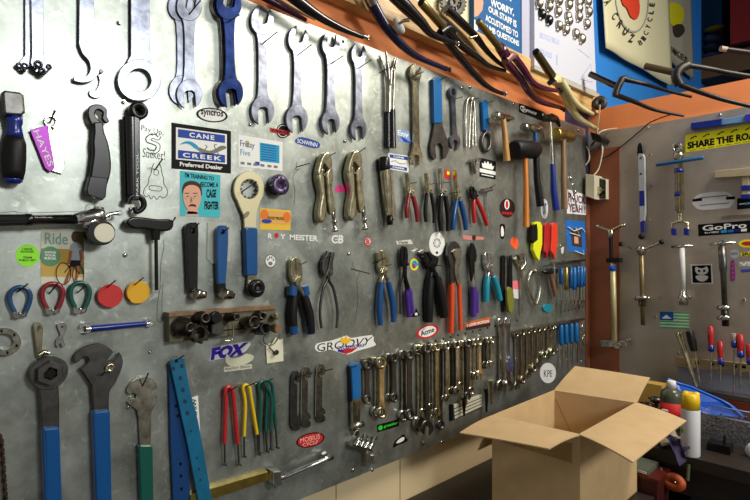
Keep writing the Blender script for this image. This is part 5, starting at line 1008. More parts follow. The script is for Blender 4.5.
# ================================================================== above the boards
WT = Wall(1)
def t1(name, cat, lb, at, group=None): return Thing(name, cat, lb, at, W1, group, d=.03)
navyf = mat('navy_gloss', (26, 22, 58), .22, .2, coat=.6); blackf = mat('fork_black', (20, 17, 20), .25, .2, coat=.5); plumf = mat('plum_gloss', (84, 18, 50), .25, .1, coat=.6); creamf = mat('cream_gloss', (222, 212, 160), .3, .1, coat=.4); gold = mat('brassy_steerer', (140, 122, 72), .35, .8)
def leg(t, m, pts, r, n=4, nm='fork_leg'): k = t.part(nm, m); k.tube(pts, [x*.78 for x in r], n=n, seg=12); return k
def drop(t, u, v, d, du=3, dv=2, m=None): k = t.part('dropout', m or grime); k.tube([(u-1, v-1, d), (u+du, v+dv, d)], [2, 1.6]); k.tube([(u+du, v+dv+2, d), (u+du, v+dv-2.5, d)], [1.2, 1.2])
b = t1('fork_blade', 'bicycle fork', 'shiny black fork blade at the top left over the metal board', (320, 18)); leg(b, blackf, [(284, -10, .05), (303, 5, .05), (322, 18, .05), (343, 29, .05), (363, 37, .05)], [8, 7, 5.4, 4, 2.6]); drop(b, 364, 37, .05, 4, 1)
b = t1('fork_blade', 'bicycle fork', 'dark plum fork blade crossing the top edge of the board', (285, 10)); leg(b, mat('dark_plum', (54, 8, 44), .3), [(250, -10, .03), (280, 6, .03), (306, 20, .03)], [5, 4, 2.4])
b = t1('fork_blade', 'bicycle fork', 'cream fork blade lying behind the shiny black one', (292, 8)); leg(b, mat('warm_cream', (214, 170, 130), .35), [(268, -8, .015), (290, 6, .015), (315, 19, .015)], [3.6, 3, 2])
t = t1('bicycle_fork', 'bicycle fork', 'navy fork leg curving down to the board beside the white hook', (385, 25)); leg(t, navyf, [(366, -12, .07), (372, 3, .07), (384, 24, .07), (401, 44, .07), (418, 57, .07), (446, 69, .07)], [7.5, 7, 6, 5, 3.6, 2.6]); drop(t, 446, 69, .07, 4, 1, blackf)
k = t.part('crown_ring', chrome); k.tube([(371, -2, .085), (374, 5, .085)], [5, 4])
t = t1('bicycle_fork', 'bicycle fork', 'long black fork leg right of the navy one, glossy along its end', (415, 20)); leg(t, blackf, [(385, -14, .09), (404, 5, .09), (421, 22, .09), (432, 34, .09), (454, 43, .09)], [9, 8, 6, 4.4, 2.8]); drop(t, 455, 43, .09, 3, 1)
t = t1('bicycle_fork', 'bicycle fork', 'black fork with an olive steerer tube pointing up left', (445, 30)); t.part('steerer', gold).lathe((421, 2, .11), (444, 28, .09), [(0, 3.6), (.02, 4), (1, 4)]); k = t.part('steerer_bore', black); k.lathe((420.6, 1.6, .11), (421.4, 2.4, .11), [(0, 3.4), (1, 3.4)])
k = t.part('crown', oxide); k.tube([(440, 33, .09), (447, 28, .09), (454, 32, .09)], [3.6, 4.6, 3.4], n=2)
leg(t, blackf, [(447, 30, .09), (462, 46, .08), (478, 58, .07), (489, 66, .06), (505, 71, .06)], [5, 4.4, 4, 3, 2]); leg(t, blackf, [(441, 34, .08), (457, 54, .07), (477, 77, .05), (490, 88, .05), (503, 94, .05)], [5, 4.4, 4, 3, 2]); drop(t, 503, 94, .05, 3, .5)
t = t1('bicycle_fork', 'bicycle fork', 'slim black fork between the olive and the plum ones', (465, 30)); leg(t, blackf, [(446, 8, .06), (461, 22, .06), (476, 37, .06), (486, 50, .06), (498, 62, .06), (511, 71, .06)], [5, 5, 4.4, 3.4, 2.6, 1.8]); t.part('brake_stud', grime).tube([(466, 56, .06), (474, 54, .07)], 1); t.part('brake_stud', grime).tube([(470, 38, .06), (477, 36, .07)], 1.4)
t = t1('bicycle_fork', 'bicycle fork', 'plum-coloured fork with a long olive steerer tube', (508, 58)); t.part('steerer', gold).lathe((478, 21, .12), (503, 52, .1), [(0, 2.6), (.02, 3), (1, 3.4)]); t.part('head_lug', plumf).lathe((499, 46, .1), (506, 56, .1), [(0, 4.4), (1, 5)])
k = t.part('crown', mat('dusty_plum', (150, 110, 106), .4, .4)); k.tube([(505, 61, .1), (510, 56, .1), (515, 57, .1)], [3.8, 4.6, 3.4], n=2); leg(t, plumf, [(506, 62, .09), (519, 77, .08), (530, 93, .06), (542, 102, .05), (562, 108, .05)], [5, 4.8, 4.2, 3.4, 2.2]); leg(t, plumf, [(515, 58, .11), (524, 70, .11), (532, 82, .1), (543, 88, .1), (558, 91, .1)], [4.4, 4, 3.6, 3, 2])
drop(t, 559, 91, .1, 2, 1, blackf); drop(t, 562, 109, .05, 2, 1, blackf)
t = t1('bicycle_fork', 'bicycle fork', 'cream fork with a dark steerer, rightmost over the board', (556, 82)); t.part('steerer', mat('olive_steerer', (92, 82, 50), .4, .7)).lathe((536, 52, .12), (552, 76, .1), [(0, 3.2), (.02, 3.5), (1, 3.9)]); k = t.part('steerer_bore', black); k.lathe((535.5, 51, .12), (536.2, 52, .12), [(0, 3), (1, 3)])
k = t.part('crown', creamf); k.tube([(553, 82, .1), (556, 78, .1), (560, 80, .1)], [3.8, 4.2, 3.2], n=2); leg(t, creamf, [(556, 80, .1), (563, 93, .09), (571, 108, .07), (580, 119, .06), (597, 129, .05)], [5, 4.8, 4.2, 3.6, 2.2]); leg(t, creamf, [(561, 80, .12), (567, 90, .12), (574, 101, .11), (582, 108, .1), (593, 114, .1)], [4, 3.8, 3.4, 3, 2])
k = t.part('brake_stud', tan); k.tube([(568, 100, .09), (574, 97, .1)], 1.4); k.tube([(564, 88, .1), (570, 86, .12)], 1.4); k = t.part('crown_clip', blackf); k.tube([(548, 84, .1), (554, 79, .12)], [2.4, 2])
t = t1('wall_hook', 'hook', 'white plastic cup hook on the timber rail', (400, 26)); k = t.part('plate', mat('white_plastic', (206, 204, 198), .3)); k.tube([(396, 20, .09), (399, 27, .1), (402, 31, .09)], [3, 4.5, 3], n=2); k = t.part('hook', tan); k.tube([(398, 25, .1), (403, 21, .12), (409, 20, .13)], [1.6, 1.4, 1.8], n=2)
# right-hand forks standing above the half-height far wall
def C(u, v, z): return at_depth(u, v, z)
def rt(t, m, pts, r, nm='fork_leg', n=4):
    k = t.part(nm, m); q = smooth(pts, n) if n else pts; k.tube3([C(*p) for p in q], [x*.82*pts[0][2]/FP for x in r] if isinstance(r, list) else r*pts[0][2]/FP); return k
scuff = mat('scuffed_black', (30, 22, 18), .45, .2, .5, 60)
t = Thing('bicycle_fork', 'bicycle fork', 'plain dark fork with a square crown lying above the far board', C(618, 86, 2.25)); rt(t, blackf, [(590, 74, 2.3), (616, 86, 2.22)], 3, 'steerer', 0); rt(t, scuff, [(616, 96, 2.2), (616, 92, 2.2), (622, 79, 2.2), (626, 80, 2.2)], 3.4, 'crown', 2)
rt(t, scuff, [(623, 79, 2.2), (645, 84, 2.2), (664, 90, 2.15), (692, 97, 2.1)], [3.2, 2.6, 2, 1.6]); rt(t, scuff, [(616, 95, 2.2), (635, 102, 2.15), (655, 110, 2.12), (684, 116, 2.1)], [3.2, 2.6, 2, 1.4])
t = Thing('bicycle_fork', 'bicycle fork', 'scuffed brown-black fork with short bronze steerer, lying highest on the far wall', C(682, 74, 2)); rt(t, mat('bronze_steerer', (100, 84, 60), .4, .7), [(645, 66, 2.12), (676, 73, 2.05)], 3.2, 'steerer', 0); rt(t, scuff, [(688, 65, 2), (680, 69, 2), (676, 76, 2), (680, 85, 2)], 4.6, 'crown', 3)
rt(t, scuff, [(686, 65, 2), (710, 69, 2), (730, 73, 1.98), (775, 80, 1.95)], [3.6, 3.2, 3, 2.6]); rt(t, scuff, [(680, 85, 2), (700, 92, 1.96), (725, 100, 1.92), (775, 112, 1.88)], [3.4, 3, 2.6, 2])
t = Thing('handlebar_end', 'bicycle part', 'dark bar with a pale scuffed tip at the upper right edge', C(735, 52, 2.1)); rt(t, scuff, [(726, 49.5, 2.1), (775, 56, 2.05)], 2.7, 'bar', 0); rt(t, mat('pale_tip', (150, 130, 110), .5), [(720.5, 48.5, 2.1), (727, 49.6, 2.1)], 2.8, 'tip', 0)
b = one('pulley_wheel', 'bicycle part', 'small dark round plate at the right end of the timber rail', (600, 104), mat('grey_disc', (60, 56, 52), .5, .5)); THINGS[-1].o = C(600, 104, 2.42); p = C(600, 104, 2.42); b.tube3s(p, p+Vector((.2, -.6, .1)).normalized()*.02, [(0, .032), (1, .032), (1, .008), (.5, .008)], 20)
# signs standing on the rail
SD = .03
q = [(468, -14), (521, 10), (521, 64), (482, 45)]
q = [(474, -25), (521.5, -18), (521.5, 66), (474, 42)]
t = Thing('poster', 'sign', 'blue poster with white slanted capitals about shop staff', (500, 30)); t.part('board', flat('poster_blue', (28, 92, 150))).plate(q, .005, .025, .001)
for s2_, a in (("DON'T", [(489, -12), (513, -6), (513, 2), (489, -4)]), ('WORRY,', [(490.5, -2), (514, 9), (514, 17), (490.5, 7)]), ('OUR STAFF IS', [(488.5, 5.5), (516.5, 21), (516.5, 28), (488.5, 11.5)]), ('ACCUSTOMED TO', [(485.5, 14), (518, 32), (518, 38), (485.5, 20.5)]), ('DUMB QUESTIONS', [(484, 23), (519, 41), (519, 47.5), (484, 30)])):
    t.text(s2_, a, white, .0256, .03)
k = t.part('printed_portrait', flat('sepia_face', (206, 160, 128))); k.flat(smooth([(469, -10), (480, -10), (484, 2), (482.5, 10), (478, 16), (472, 16), (470, 8)], 3, True)if False else [(474, -12), (480, -10), (483.5, 2), (482.5, 10), (478, 16), (474.2, 17)], .0254)
k = t.part('printed_collar', white); k.flat([(474.2, 19), (477, 22), (478, 30), (474.2, 32)], .0254)
t.part('poster_edge', flat('violet_line', (150, 140, 220))).flat([(474, 40), (521.5, 63.5), (521.5, 66), (474, 42)], .0256)
t = Thing('cream_poster', 'sign', 'cream poster with small print behind the chainring', (440, 10)); t.part('sheet', flat('poster_cream', (226, 216, 178))).plate([(400, -30), (474.5, -30), (474, 41), (464, 36), (440, 21), (417, 13), (400, 6)], .0, .004, .0005); t.text('MAXXIS', [(424, 6.5), (444, 14.5), (444, 17.5), (424, 9.5)], flat('ink_green', (60, 60, 40)), .0046, .0)
b = one('chainring', 'bicycle part', 'grey toothed chainring hanging on the cream poster', (456, 3), dsteel); b.ring(454, 2, 14, 9, .02, .028, k=1.35); b.ring(454, 2, 5, 2, .02, .03, k=1.35)
for a in range(0, 360, 15): b.plate(circ(454+14.6*W1.asp(454)*1.35*math.cos(math.radians(a)), 2+14.6*math.sin(math.radians(a)), 1, 1.4, 5), .021, .027, 0)
for a in range(0, 360, 72): c, s_ = math.cos(math.radians(a)), math.sin(math.radians(a)); b.tube([(454+3*c, 2+4*s_), (454+8*c, 2+10.5*s_)], 1.4, .024)
t = Thing('bell_board', 'display board', 'white display board crowded with bicycle bells, standing on the timber rail', (560, 40)); wb2 = mat('white_board', (196, 198, 210), .5)
t.part('side_panel', mat('pale_side', (176, 176, 196), .5)).plate([(521.8, -30), (535, -24), (535, 66), (522, 65)], .0, .03, .001); t.part('panel', wb2).plate([(534.5, -24), (592.5, -10), (596.5, 92), (534.5, 65)], .012, .05, .001); t.part('bottom_edge', mat('tray_edge', (176, 170, 160), .5)).plate([(534.5, 65), (596.5, 92), (596, 97), (534.5, 69)], .0, .052, .001)
pb = flat('pale_blue_print', (170, 180, 226)); t.text('BICYCLE BELLS', [(540, 32), (559, 40), (559, 45), (540, 37.5)], pb, .0505, .02); t.text('BRASS', [(540, 48), (552, 53), (552, 59), (540, 54)], pb, .0505, .02)
k = t.part('printed_triangle', pb)
for a, c in (((580, 79), (591, 64)), ((591, 64), (592, 82)), ((592, 82), (580, 79))): k.tube([a, c], .35, .0503, squash=.2, seg=5)
k.tube([(557, 55), (557, 65)], .8, .0503, squash=.2, seg=5); k.tube([(578, 49), (590, 58)], .4, .0503, squash=.2, seg=5)
bellm = mat('silver_bell', (186, 180, 168), .36, 1); bells = [(538, -4), (548, -6), (559, -4), (570, -3), (580, 0), (538, 4), (548, 7), (558, 1), (568, 5), (578, 3), (549, 0), (557, 12), (567, 17), (578, 9), (587, 2), (558, 26), (568, 21), (578, 17), (565, 30), (575, 34), (581, 39), (586, 24), (588, 12), (541, 14.5), (548, 20.5)]
for i, (u, v) in enumerate(bells):
    dk_ = i >= 23; g = 'black bells on the white display board' if dk_ else 'silver bells on the white display board'
    lb = ('black bicycle bell, upper one of the two on the display board' if i == 23 else 'black bicycle bell, lower one of the two on the display board') if dk_ else 'silver bicycle bell in the cluster on the white display board'
    t2 = Thing('bicycle_bell', 'bell', lb, (u, v), W1, g); p = W1.p(u, v, .052); R_ = (5.4 if dk_ else 5.2)*W1.m(u, v)
    t2.part('dome', blackm if dk_ else bellm).tube3s(p, p+Vector((.022, 0, 0)), [(0, R_), (.3, R_*.97), (.6, R_*.8), (.85, R_*.5), (1, R_*.08)], 16); t2.part('mount', chrome).ball(p+Vector((.004, -R_*.6, -R_*.95)), .005)
# T-shirts on the blue wall
def cloth(name, lb, q, m, d=.02): 
    t = Thing(name, 'T-shirt', lb, (q[0][0], 30)); b = t.part('fabric', m); N, M = 24, 10; g = []
    for j in range(M+1):
        for i in range(N+1):
            x, y = i/N, j/M
            u = (q[0][0]*(1-x)+q[1][0]*x)*(1-y)+(q[3][0]*(1-x)+q[2][0]*x)*y; v = (q[0][1]*(1-x)+q[1][1]*x)*(1-y)+(q[3][1]*(1-x)+q[2][1]*x)*y
            a, h = W1.sh(u, v); g.append((a, h, d+.004*math.sin(x*13+.6*y)*(.3+.7*y)))
    vs = [W1.to3(*p) for p in g]+[W1.to3(p[0], p[1], p[2]-.006) for p in g]; K = (N+1)*(M+1); fs = []
    for j in range(M):
        for i in range(N):
            a = j*(N+1)+i; fs += [(a, a+1, a+N+2, a+N+1), (K+a, K+a+N+1, K+a+N+2, K+a+1)]
    for i in range(N): a = M*(N+1)+i; fs.append((a, a+1, K+a+1, K+a))
    for j in range(M):
        for e in (0, N): a = j*(N+1)+e; fs.append((a, a+N+1, K+a+N+1, K+a))
    b.add(vs, fs, True); return t
t = cloth('t_shirt', 'cream T-shirt with a red centre print and a ring of dark capitals', [(597, -40), (664, -40), (669, 87), (602, 49)], mat('cream_cotton', (206, 200, 164), .85))
q0 = (637, -2)
pr2 = t.part('red_print', flat('shirt_red', (206, 62, 36), .8)); pr2.flat(smooth([(619, -20), (634, -20), (640, 6), (637, 19), (631, 17), (627, 8), (622, 2)], 3, True), .0246)
k = t.part('printed_ring', flat('shirt_grey_print', (150, 150, 140), .8)); k.plate(circ(632, -4, 17, 37, 30, rot=-4), .0244, .0247, 0, [circ(632, -4, 16, 35, 30, rot=-4)])
dk2 = flat('shirt_dark_print', (50, 44, 36), .8)
for ch, u, v, a in (('A', 608, 2, 60), ('C', 615, 16, 40), ('R', 620.5, 24, 35), ('U', 626, 31, 28), ('Z', 632, 38, 22), ('B', 640.5, 42.5, -25), ('I', 643.7, 38.5, -50), ('C', 646, 33, -60), ('Y', 648.3, 26.5, -65), ('C', 650, 19.5, -72), ('L', 651.4, 12, -78), ('E', 652.4, 4.5, -82), ('S', 653, -3, -85)):
    c, s_ = math.cos(math.radians(a)), math.sin(math.radians(a)); w, h = ((2.2, 4) if u < 638 else (1.7, 2.6))
    t.text(ch, [(u+x*c-y*s_, v+x*s_+y*c) for x, y in ((-w, -h), (w, -h), (w, h), (-w, h))], dk2, .0249, .02)
t = cloth('t_shirt', 'greyish T-shirt with a yellow and dark print, behind the cream one', [(664, -40), (688, -40), (692, 79), (667, 60)], mat('grey_cotton', (150, 146, 132), .85), .01)
t.part('yellow_print', flat('shirt_yellow', (190, 184, 20), .8)).flat(smooth([(666, 8), (670, 3), (677, 3), (683, 8), (684, 18), (680, 25), (673, 26), (668, 18)], 2, True), .0146); t.part('dark_print', dk2).flat(smooth([(673, 26), (682, 24), (685, 31), (680, 37), (675, 35)], 2, True), .0148)
t.text('BIKES', [(669, 44), (688, 58), (688, 64), (669, 50)], dk2, .0146, .02)
# recess with folded clothes
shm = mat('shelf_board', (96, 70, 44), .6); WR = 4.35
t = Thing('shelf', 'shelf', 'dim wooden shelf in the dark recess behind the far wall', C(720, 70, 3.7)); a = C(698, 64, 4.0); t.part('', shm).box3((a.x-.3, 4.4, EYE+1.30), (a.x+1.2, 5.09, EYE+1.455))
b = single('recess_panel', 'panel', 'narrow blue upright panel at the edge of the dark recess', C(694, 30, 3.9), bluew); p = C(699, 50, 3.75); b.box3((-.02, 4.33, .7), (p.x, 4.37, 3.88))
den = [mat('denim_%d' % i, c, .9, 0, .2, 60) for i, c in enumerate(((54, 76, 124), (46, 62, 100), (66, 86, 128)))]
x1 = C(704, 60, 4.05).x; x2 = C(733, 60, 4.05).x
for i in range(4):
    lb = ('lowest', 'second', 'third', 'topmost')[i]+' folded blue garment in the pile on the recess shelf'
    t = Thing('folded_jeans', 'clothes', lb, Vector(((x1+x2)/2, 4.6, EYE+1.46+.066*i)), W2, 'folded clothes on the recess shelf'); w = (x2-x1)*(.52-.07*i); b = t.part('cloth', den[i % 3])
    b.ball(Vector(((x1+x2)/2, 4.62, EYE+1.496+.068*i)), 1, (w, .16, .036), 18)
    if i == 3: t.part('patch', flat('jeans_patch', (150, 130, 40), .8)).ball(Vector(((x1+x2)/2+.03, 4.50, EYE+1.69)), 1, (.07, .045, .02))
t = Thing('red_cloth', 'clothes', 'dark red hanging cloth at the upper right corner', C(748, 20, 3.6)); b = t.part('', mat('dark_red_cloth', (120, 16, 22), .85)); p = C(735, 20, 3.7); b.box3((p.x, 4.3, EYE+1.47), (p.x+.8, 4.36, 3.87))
# ================================================================== benches, box and clutter
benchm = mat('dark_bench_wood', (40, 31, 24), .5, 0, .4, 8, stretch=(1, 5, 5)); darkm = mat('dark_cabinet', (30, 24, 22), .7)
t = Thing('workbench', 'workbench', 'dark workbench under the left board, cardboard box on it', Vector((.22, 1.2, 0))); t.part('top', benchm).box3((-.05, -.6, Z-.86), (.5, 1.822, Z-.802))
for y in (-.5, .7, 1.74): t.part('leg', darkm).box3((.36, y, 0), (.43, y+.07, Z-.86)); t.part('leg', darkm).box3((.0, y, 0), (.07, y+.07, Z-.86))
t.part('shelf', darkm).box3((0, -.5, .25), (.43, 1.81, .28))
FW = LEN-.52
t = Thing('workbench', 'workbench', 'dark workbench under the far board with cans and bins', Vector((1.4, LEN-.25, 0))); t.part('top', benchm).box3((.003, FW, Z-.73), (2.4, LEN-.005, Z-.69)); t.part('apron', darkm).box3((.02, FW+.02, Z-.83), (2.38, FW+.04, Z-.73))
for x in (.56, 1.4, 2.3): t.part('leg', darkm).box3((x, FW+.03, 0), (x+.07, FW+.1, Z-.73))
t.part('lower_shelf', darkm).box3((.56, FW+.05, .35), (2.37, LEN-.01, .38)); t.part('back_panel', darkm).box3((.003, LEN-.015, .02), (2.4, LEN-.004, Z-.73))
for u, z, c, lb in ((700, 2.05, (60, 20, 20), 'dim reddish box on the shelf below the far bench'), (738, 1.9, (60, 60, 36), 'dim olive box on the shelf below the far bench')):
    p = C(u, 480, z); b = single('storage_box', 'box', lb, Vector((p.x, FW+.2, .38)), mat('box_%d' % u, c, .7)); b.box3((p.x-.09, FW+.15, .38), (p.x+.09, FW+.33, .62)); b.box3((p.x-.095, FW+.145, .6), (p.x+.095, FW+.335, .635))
# cardboard box
card = mat('cardboard', (206, 174, 128), .75, 0, .07, 18); kraft = mat('cardboard_inside', (196, 154, 96), .8, 0, .06, 18)
Lc, Bc, Rc, Fc = (at_height(u, v, -.5) for u, v in ((492, 415), (554, 390), (637, 402.5), (580, 434.5)))
t = Thing('cardboard_box', 'box', 'open brown cardboard box with flaps spread on the left bench', (Lc+Bc+Rc+Fc)/4-Vector((0, 0, .3)))
cen = (Lc+Bc+Rc+Fc)/4; zb = Vector((0, 0, -.298))
for a, b_, nm in ((Lc, Bc, 'side_panel'), (Bc, Rc, 'side_panel'), (Rc, Fc, 'side_panel'), (Fc, Lc, 'side_panel')):
    n = (b_-a).cross(Vector((0, 0, 1))).normalized()
    if n.dot(cen-a) < 0: n = -n
    t.part(nm, card).slab([a, b_, b_+zb*.997, a+zb*.997], n*.004)
t.part('bottom', kraft).slab([p+zb for p in (Lc, Bc, Rc, Fc)], (0, 0, .004))
def flap(a, b_, c, d_, cb=.0):   # bends a little along its length
    m = t.part('flap', card); g = []; n = 6
    for j in range(n+1):
        y = j/n
        for i in range(n+1):
            x = i/n; p = (a*(1-x)+b_*x)*(1-y)+(d_*(1-x)+c*x)*y; p = p+Vector((0, 0, cb*math.sin(math.pi*y)+.35*cb*math.sin(math.pi*x)*y)); g.append(p)
    nn = (b_-a).cross(d_-a).normalized()*.0035; K = len(g); vs = g+[p-nn for p in g]; fs = []
    for j in range(n):
        for i in range(n): q_ = j*(n+1)+i; fs += [(q_, q_+1, q_+n+2, q_+n+1), (K+q_, K+q_+n+1, K+q_+n+2, K+q_+1)]
    for i in range(n):
        for q_, r_ in ((i, i+1), (n*(n+1)+i, n*(n+1)+i+1), (i*(n+1), (i+1)*(n+1)), (i*(n+1)+n, (i+1)*(n+1)+n)): fs.append((q_, r_, K+r_, K+q_))
    m.add(vs, fs)
flap(Fc, Lc, at_height(459.5, 432.5, -.52), at_height(549, 448.5, -.512), .004)
flap(Rc, Fc, at_height(633, 462, -.505), at_height(686.5, 420.5, -.512), .004)
flap(Bc, Rc, at_height(650, 377.5, -.43), at_height(575, 366, -.425), .003)
n_ = (Lc-Rc); n_.z = 0
dl = (Lc-Fc).normalized(); dl.z = 0
flap(Lc, Bc, Bc+dl*.05+Vector((0, 0, -.12)), Lc+dl*.05+Vector((0, 0, -.12)), 0)
out = (Fc-Bc); nf = (Fc-Lc).cross(Vector((0, 0, 1))).normalized(); nf = nf if nf.dot(Fc-cen) > 0 else -nf
tp = t.part('packing_tape', mat('packing_tape', (196, 160, 104), .15, alpha=.45)); a = Lc*.88+Fc*.12+nf*.0006; b_ = Lc*.08+Fc*.92+nf*.0006
tp.slab([a+Vector((0, 0, -.02)), b_+Vector((0, 0, -.03)), b_+Vector((0, 0, -.085)), a+Vector((0, 0, -.075))], nf*.0004)
ib = Vector((0, 0, -.02)); t.part('crease', mat('crease_line', (150, 108, 54), .8)).tube3([Bc*.97+Rc*.03+Vector((.0, -.0045, -.03)), Bc*.75+Rc*.25+Vector((-.002, -.0045, -.15))], .0008, seg=5)
# aerosol can
def P2(u, v, h): return at_height(u, v, h)
bh = -.69
def lathe3(t, nm, m, base, prof, seg=24, parent=None, label=None): b = t.part(nm, m, parent, label); z0 = prof[0][0]; zz = prof[-1][0]; b.tube3s(base+Vector((0, 0, z0)), base+Vector((0, 0, zz)), [((z-z0)/(zz-z0), r) for z, r in prof], seg); return b
o = P2(690.5, 455, bh); t = Thing('aerosol_can', 'spray can', 'white spray can with a yellow cap on the far bench', o)
lathe3(t, 'can', flat('can_white', (222, 222, 226), .3), o, [(0, .0275), (.004, .029), (.155, .029), (.161, .027)]); k = lathe3(t, 'cap', yellow, o, [(.159, .0285), (.19, .0282), (.206, .0265), (.212, .02)])
k.ball(o+Vector((-.014, .0, .209)), .011, (1, 1, .7)); k.ball(o+Vector((.015, .01, .209)), .011, (1, 1, .7))
k = t.part('green_mark', flat('lime_mark', (130, 180, 40))); k.ball(o+Vector((-.0175, -.0215, .085)), 1, (.006, .0035, .011))
o = P2(671.5, 428, bh); t = Thing('lubricant_bottle', 'bottle', 'squat grey-green bottle with white cap and red label', o); s = 1.0
lathe3(t, 'bottle', mat('smoky_plastic', (76, 80, 62), .25), o, [(0, .037), (.01, .04), (.125, .04), (.145, .036), (.158, .02), (.16, .014)]); lathe3(t, 'cap', white, o, [(.158, .0165), (.185, .0155), (.187, .013)]); lathe3(t, 'label', redi, o, [(.03, .0405), (.105, .0405)])
k = t.part('label_mark', white); k.ball(o+Vector((-.012, -.0395, .075)), 1, (.014, .003, .005))
# clear bin of small parts and the blue tray behind it
A = P2(700, 440, bh); Bp = P2(748, 447, bh); dx = Bp-A; back = Vector((0, .14, 0)); hh = Vector((0, 0, .1))
x0_, x1_ = A.x, A.x+.17; y0_ = A.y; t = Thing('parts_bin', 'bin', 'clear plastic bin full of tiny metal parts', Vector((x0_+.08, y0_+.06, Z-.69))); clr = mat('clear_plastic', (150, 150, 155), .12, alpha=.18)
zt = Z-.69
for p, q_ in (((x0_, y0_, zt), (x1_, y0_+.003, zt+.1)), ((x0_, y0_+.137, zt), (x1_, y0_+.14, zt+.1)), ((x0_, y0_+.003, zt), (x0_+.003, y0_+.137, zt+.1)), ((x1_-.003, y0_+.003, zt), (x1_, y0_+.137, zt+.1))): t.part('wall', clr).box3(p, q_)
t.part('rim', mat('pale_rim', (150, 160, 190), .3)).tube3([(x0_, y0_, zt+.1), (x1_, y0_, zt+.1), (x1_, y0_+.14, zt+.1), (x0_, y0_+.14, zt+.1)], .0025, closed=True, seg=6)
b = single('metal_bits', 'small parts', 'heap of tiny steel parts filling the clear bin', Vector((x0_+.08, y0_+.07, zt)), dsteel, kind='stuff')
rnd = random.Random(3)
for i in range(420):
    p = Vector((x0_+.008+rnd.random()*(x1_-x0_-.016), y0_+.007+rnd.random()**1.8*.124, zt+.004+rnd.random()*.08)); b.ball(p, .003+.0025*rnd.random(), (1, .7, 1), 5) if i % 2 else b.tube3([p, p+Vector((rnd.uniform(-.006, .006), rnd.uniform(-.003, .003), rnd.uniform(-.006, .006)))], .0018, seg=5)
t = Thing('blue_tray', 'tray', 'blue plastic tray propped up behind the clear bin', P2(710, 430, bh)); pts = [(668, 380), (679, 384.5), (690, 387.5), (722, 401.5), (730, 406), (742, 417.5), (712, 415), (700, 412), (684, 402), (668, 392)]
zz_ = [2.16, 2.14, 2.12, 2.03, 2.01, 1.98, 1.99, 2.0, 2.08, 2.12]; t.part('shell', mat('tray_blue', (20, 84, 190), .3, coat=.3)).slab([C(u, v, z) for (u, v), z in zip(pts, zz_)], (.012, .02, -.004))
t.part('rim', mat('tray_rim_blue', (40, 110, 214), .3)).tube3([C(u, v-1, z) for (u, v), z in zip(pts[:6], zz_[:6])], .005, seg=8)
o = P2(719, 452, bh); b = single('small_black_box', 'box', 'small black block with a stub lying on the far bench', o, blackm); b.box3((o.x-.034, o.y-.01, Z-.69), (o.x+.034, o.y+.04, Z-.662)); b.tube3([(o.x+.012, o.y+.015, Z-.662), (o.x+.014, o.y+.015, Z-.634)], .005)
o = P2(750, 458, bh); t = Thing('tape_roll', 'tape roll', 'white roll lying at the right edge of the far bench', o); c0 = o+Vector((.01, 0, .025)); t.part('', flat('roll_white', (206, 206, 206))).tube3s(c0, c0+Vector((.0, .03, 0)), [(0, .012), (0, .024), (1, .024), (1, .012)], 22)
# rag and clutter behind the box
def rag(lb, pts, m, drop_, nm='rag'):
    t = Thing(nm, 'rag', lb, pts[0]); b = t.part('', m); N = 12; A_, B_, C_, D_ = pts; g = []
    for j in range(N+1):
        for i in range(N+1):
            x, y = i/N, j/N; p = (A_*(1-x)+B_*x)*(1-y)+(D_*(1-x)+C_*x)*y; g.append(p+Vector((.006*math.sin(9*x+5*y), -.006*math.cos(8*x), .006*math.sin(11*y+4*x)+.006)))
    K = len(g); vs = g+[p+Vector((0, .003, -.003)) for p in g]; fs = []
    for j in range(N):
        for i in range(N): a = j*(N+1)+i; fs += [(a, a+1, a+N+2, a+N+1), (K+a, K+a+N+1, K+a+N+2, K+a+1)]
    b.add(vs, fs, True)
rag('dark violet rag hanging over the bench edge beside the spray can', [C(664, 437, 1.78), C(677, 438, 1.82), C(688, 450, 1.715), C(682, 466, 1.70)], mat('violet_rag', (56, 50, 84), .9), 0)
rag('pale crumpled rag tucked under the box flap', [C(655, 434, 1.9), C(674, 428, 1.92), C(681, 441, 1.8), C(664, 446, 1.8)], mat('pale_rag', (150, 138, 120), .9), 0)
t = Thing('small_carton', 'box', 'little yellowish carton behind the raised box flap', C(651, 395, 2.2)); p = P2(650, 417, bh); t.part('', mat('yellow_carton', (190, 150, 70), .7)).box3((p.x-.05, p.y, Z-.69), (p.x+.045, p.y+.06, Z-.55))
for i, (u, v, z, r) in enumerate(((648, 405, 2.05, .02), (656, 400, 2.1, .024), (652, 411, 2.0, .018))):
    lb = ('left', 'upper', 'lower')[i]+' dark metal fitting among the clutter behind the box'; p = C(u, v, z); b = single('metal_fitting', 'bicycle part', lb, p, dsteel if i else oxide, group='fittings behind the box'); b.tube3([(p.x, p.y, Z-.69), (p.x, p.y, p.z)], .009); b.ball(p, r, (1, .8, .6)); b.tube3([p+Vector((-.03, 0, .004)), p+Vector((.03, .01, -.006))], .005)
# red cabinet, book and orange roll beside the box
zc = at_height(660, 464, -.745).z; CX1 = D+(1.83)*(ray(657, 480)[0]/ray(657, 480)[1]); CX0 = CX1-.13
t = Thing('red_cabinet', 'cabinet', 'dark red drawer cabinet between the two benches', Vector((.54, 1.88, 0))); t.part('body', mat('maroon_enamel', (62, 14, 12), .5)).box3((CX0, 1.83, 0), (CX1, FW-.012, zc-.01)); t.part('top_lip', mat('maroon_lip', (84, 24, 20), .4)).box3((CX0-.002, 1.825, zc-.01), (CX1+.005, FW-.008, zc))
t = Thing('grey_book', 'book', 'grey-green book lying on the red cabinet', Vector((CX0+.05, 1.85, zc))); t.part('cover', mat('book_grey', (84, 90, 76), .6)).box3((CX0, 1.835, zc+.001), (CX1-.03, 1.945, zc+.016)); t.part('pages', cream).box3((CX0+.003, 1.833, zc+.004), (CX1-.033, 1.837, zc+.013))
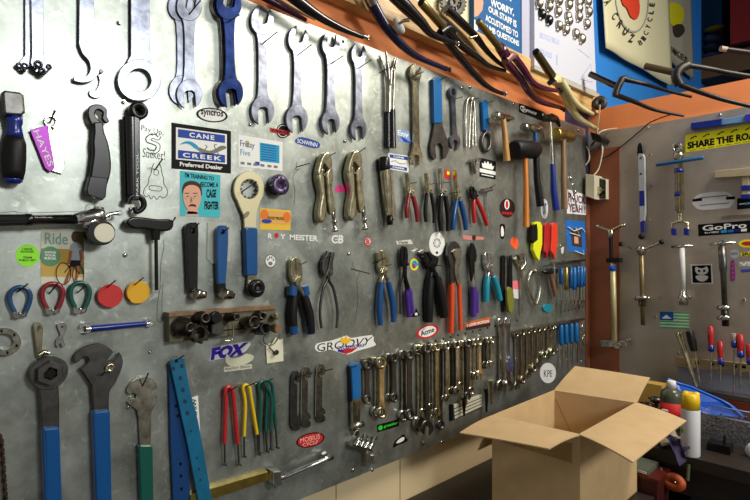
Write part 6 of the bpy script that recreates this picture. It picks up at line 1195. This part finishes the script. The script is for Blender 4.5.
o = C(674, 482, 1.72); t = Thing('orange_roll', 'tape roll', 'orange ring-shaped roll hanging below the bench edge', o); b = t.part('roll', mat('orange_tape', (170, 74, 30), .5, 0, .3, 60)); dd = Vector((-.15, -1, .25)).normalized(); ux = Vector((1, -.15, 0)).normalized(); uz = dd.cross(ux)
b.tube3([o+ux*(.024*math.cos(a*math.pi/10))+uz*(.015*math.sin(a*math.pi/10)) for a in range(20)], .0145, closed=True, seg=12)
k = t.part('tag_pin', chrome); k.ball(o+Vector((.012, -.03, .012)), .0035); t.part('peg', mat('olive_peg', (70, 76, 44), .6)).tube3([o+Vector((.035, .02, .01)), o+Vector((.034, .035, .06))], .006); t.part('peg', mat('olive_peg', (70, 76, 44), .6)).tube3([o+Vector((-.034, .0, .02)), o+Vector((-.045, .01, .03))], .005)
t = Thing('dark_bundle', 'cloth', 'pale bundled cloth in shadow under the left board', (460, 470)) if False else None
flush()
# ================================================================== camera and light
cam = bpy.data.cameras.new('camera'); co = bpy.data.objects.new('camera', cam); COL.objects.link(co)
co.location = (D, 0, EYE); co.rotation_euler = (math.radians(90), 0, TH); cam.sensor_width = 36; cam.lens = 36*FP/750; cam.shift_y = 3/750; cam.clip_start = .02
bpy.context.scene.camera = co
def area(name, loc, target, sx, sy, power, col):
    l = bpy.data.lights.new(name, 'AREA'); l.shape = 'RECTANGLE'; l.size = sx; l.size_y = sy; l.energy = power; l.color = col
    o = bpy.data.objects.new(name, l); COL.objects.link(o); o.location = loc; d = Vector(target)-Vector(loc); o.rotation_euler = d.to_track_quat('-Z', 'Y').to_euler(); return o
area('ceiling_lamp', (1.5, 2.1, EYE+1.62), (.35, 1.5, EYE-.1), .7, .7, 47, (1, .93, .8))
area('window_light', (4.4, 1.3, EYE+1.55), (0, .35, EYE+.2), .9, .8, 80, (.97, 1, .98))
w = bpy.data.worlds.new('world'); bpy.context.scene.world = w; w.use_nodes = True; n = w.node_tree.nodes; l = w.node_tree.links
tc = n.new('ShaderNodeTexCoord'); nz = n.new('ShaderNodeTexNoise'); nz.inputs['Scale'].default_value = 2.6; nz.inputs['Detail'].default_value = 2
l.new(tc.outputs['Generated'], nz.inputs['Vector']); rp = n.new('ShaderNodeValToRGB'); rp.color_ramp.elements[0].position = .42; rp.color_ramp.elements[1].position = .6
rp.color_ramp.elements[0].color = (.05, .045, .035, 1); rp.color_ramp.elements[1].color = (.62, .6, .54, 1)
l.new(nz.outputs['Fac'], rp.inputs['Fac']); l.new(rp.outputs['Color'], n['Background'].inputs[0]); n['Background'].inputs[1].default_value = .7
vs = bpy.context.scene.view_settings; vs.view_transform = 'Standard'; vs.look = 'None'; vs.gamma = 1; vs.use_curve_mapping = False; vs.exposure = 0
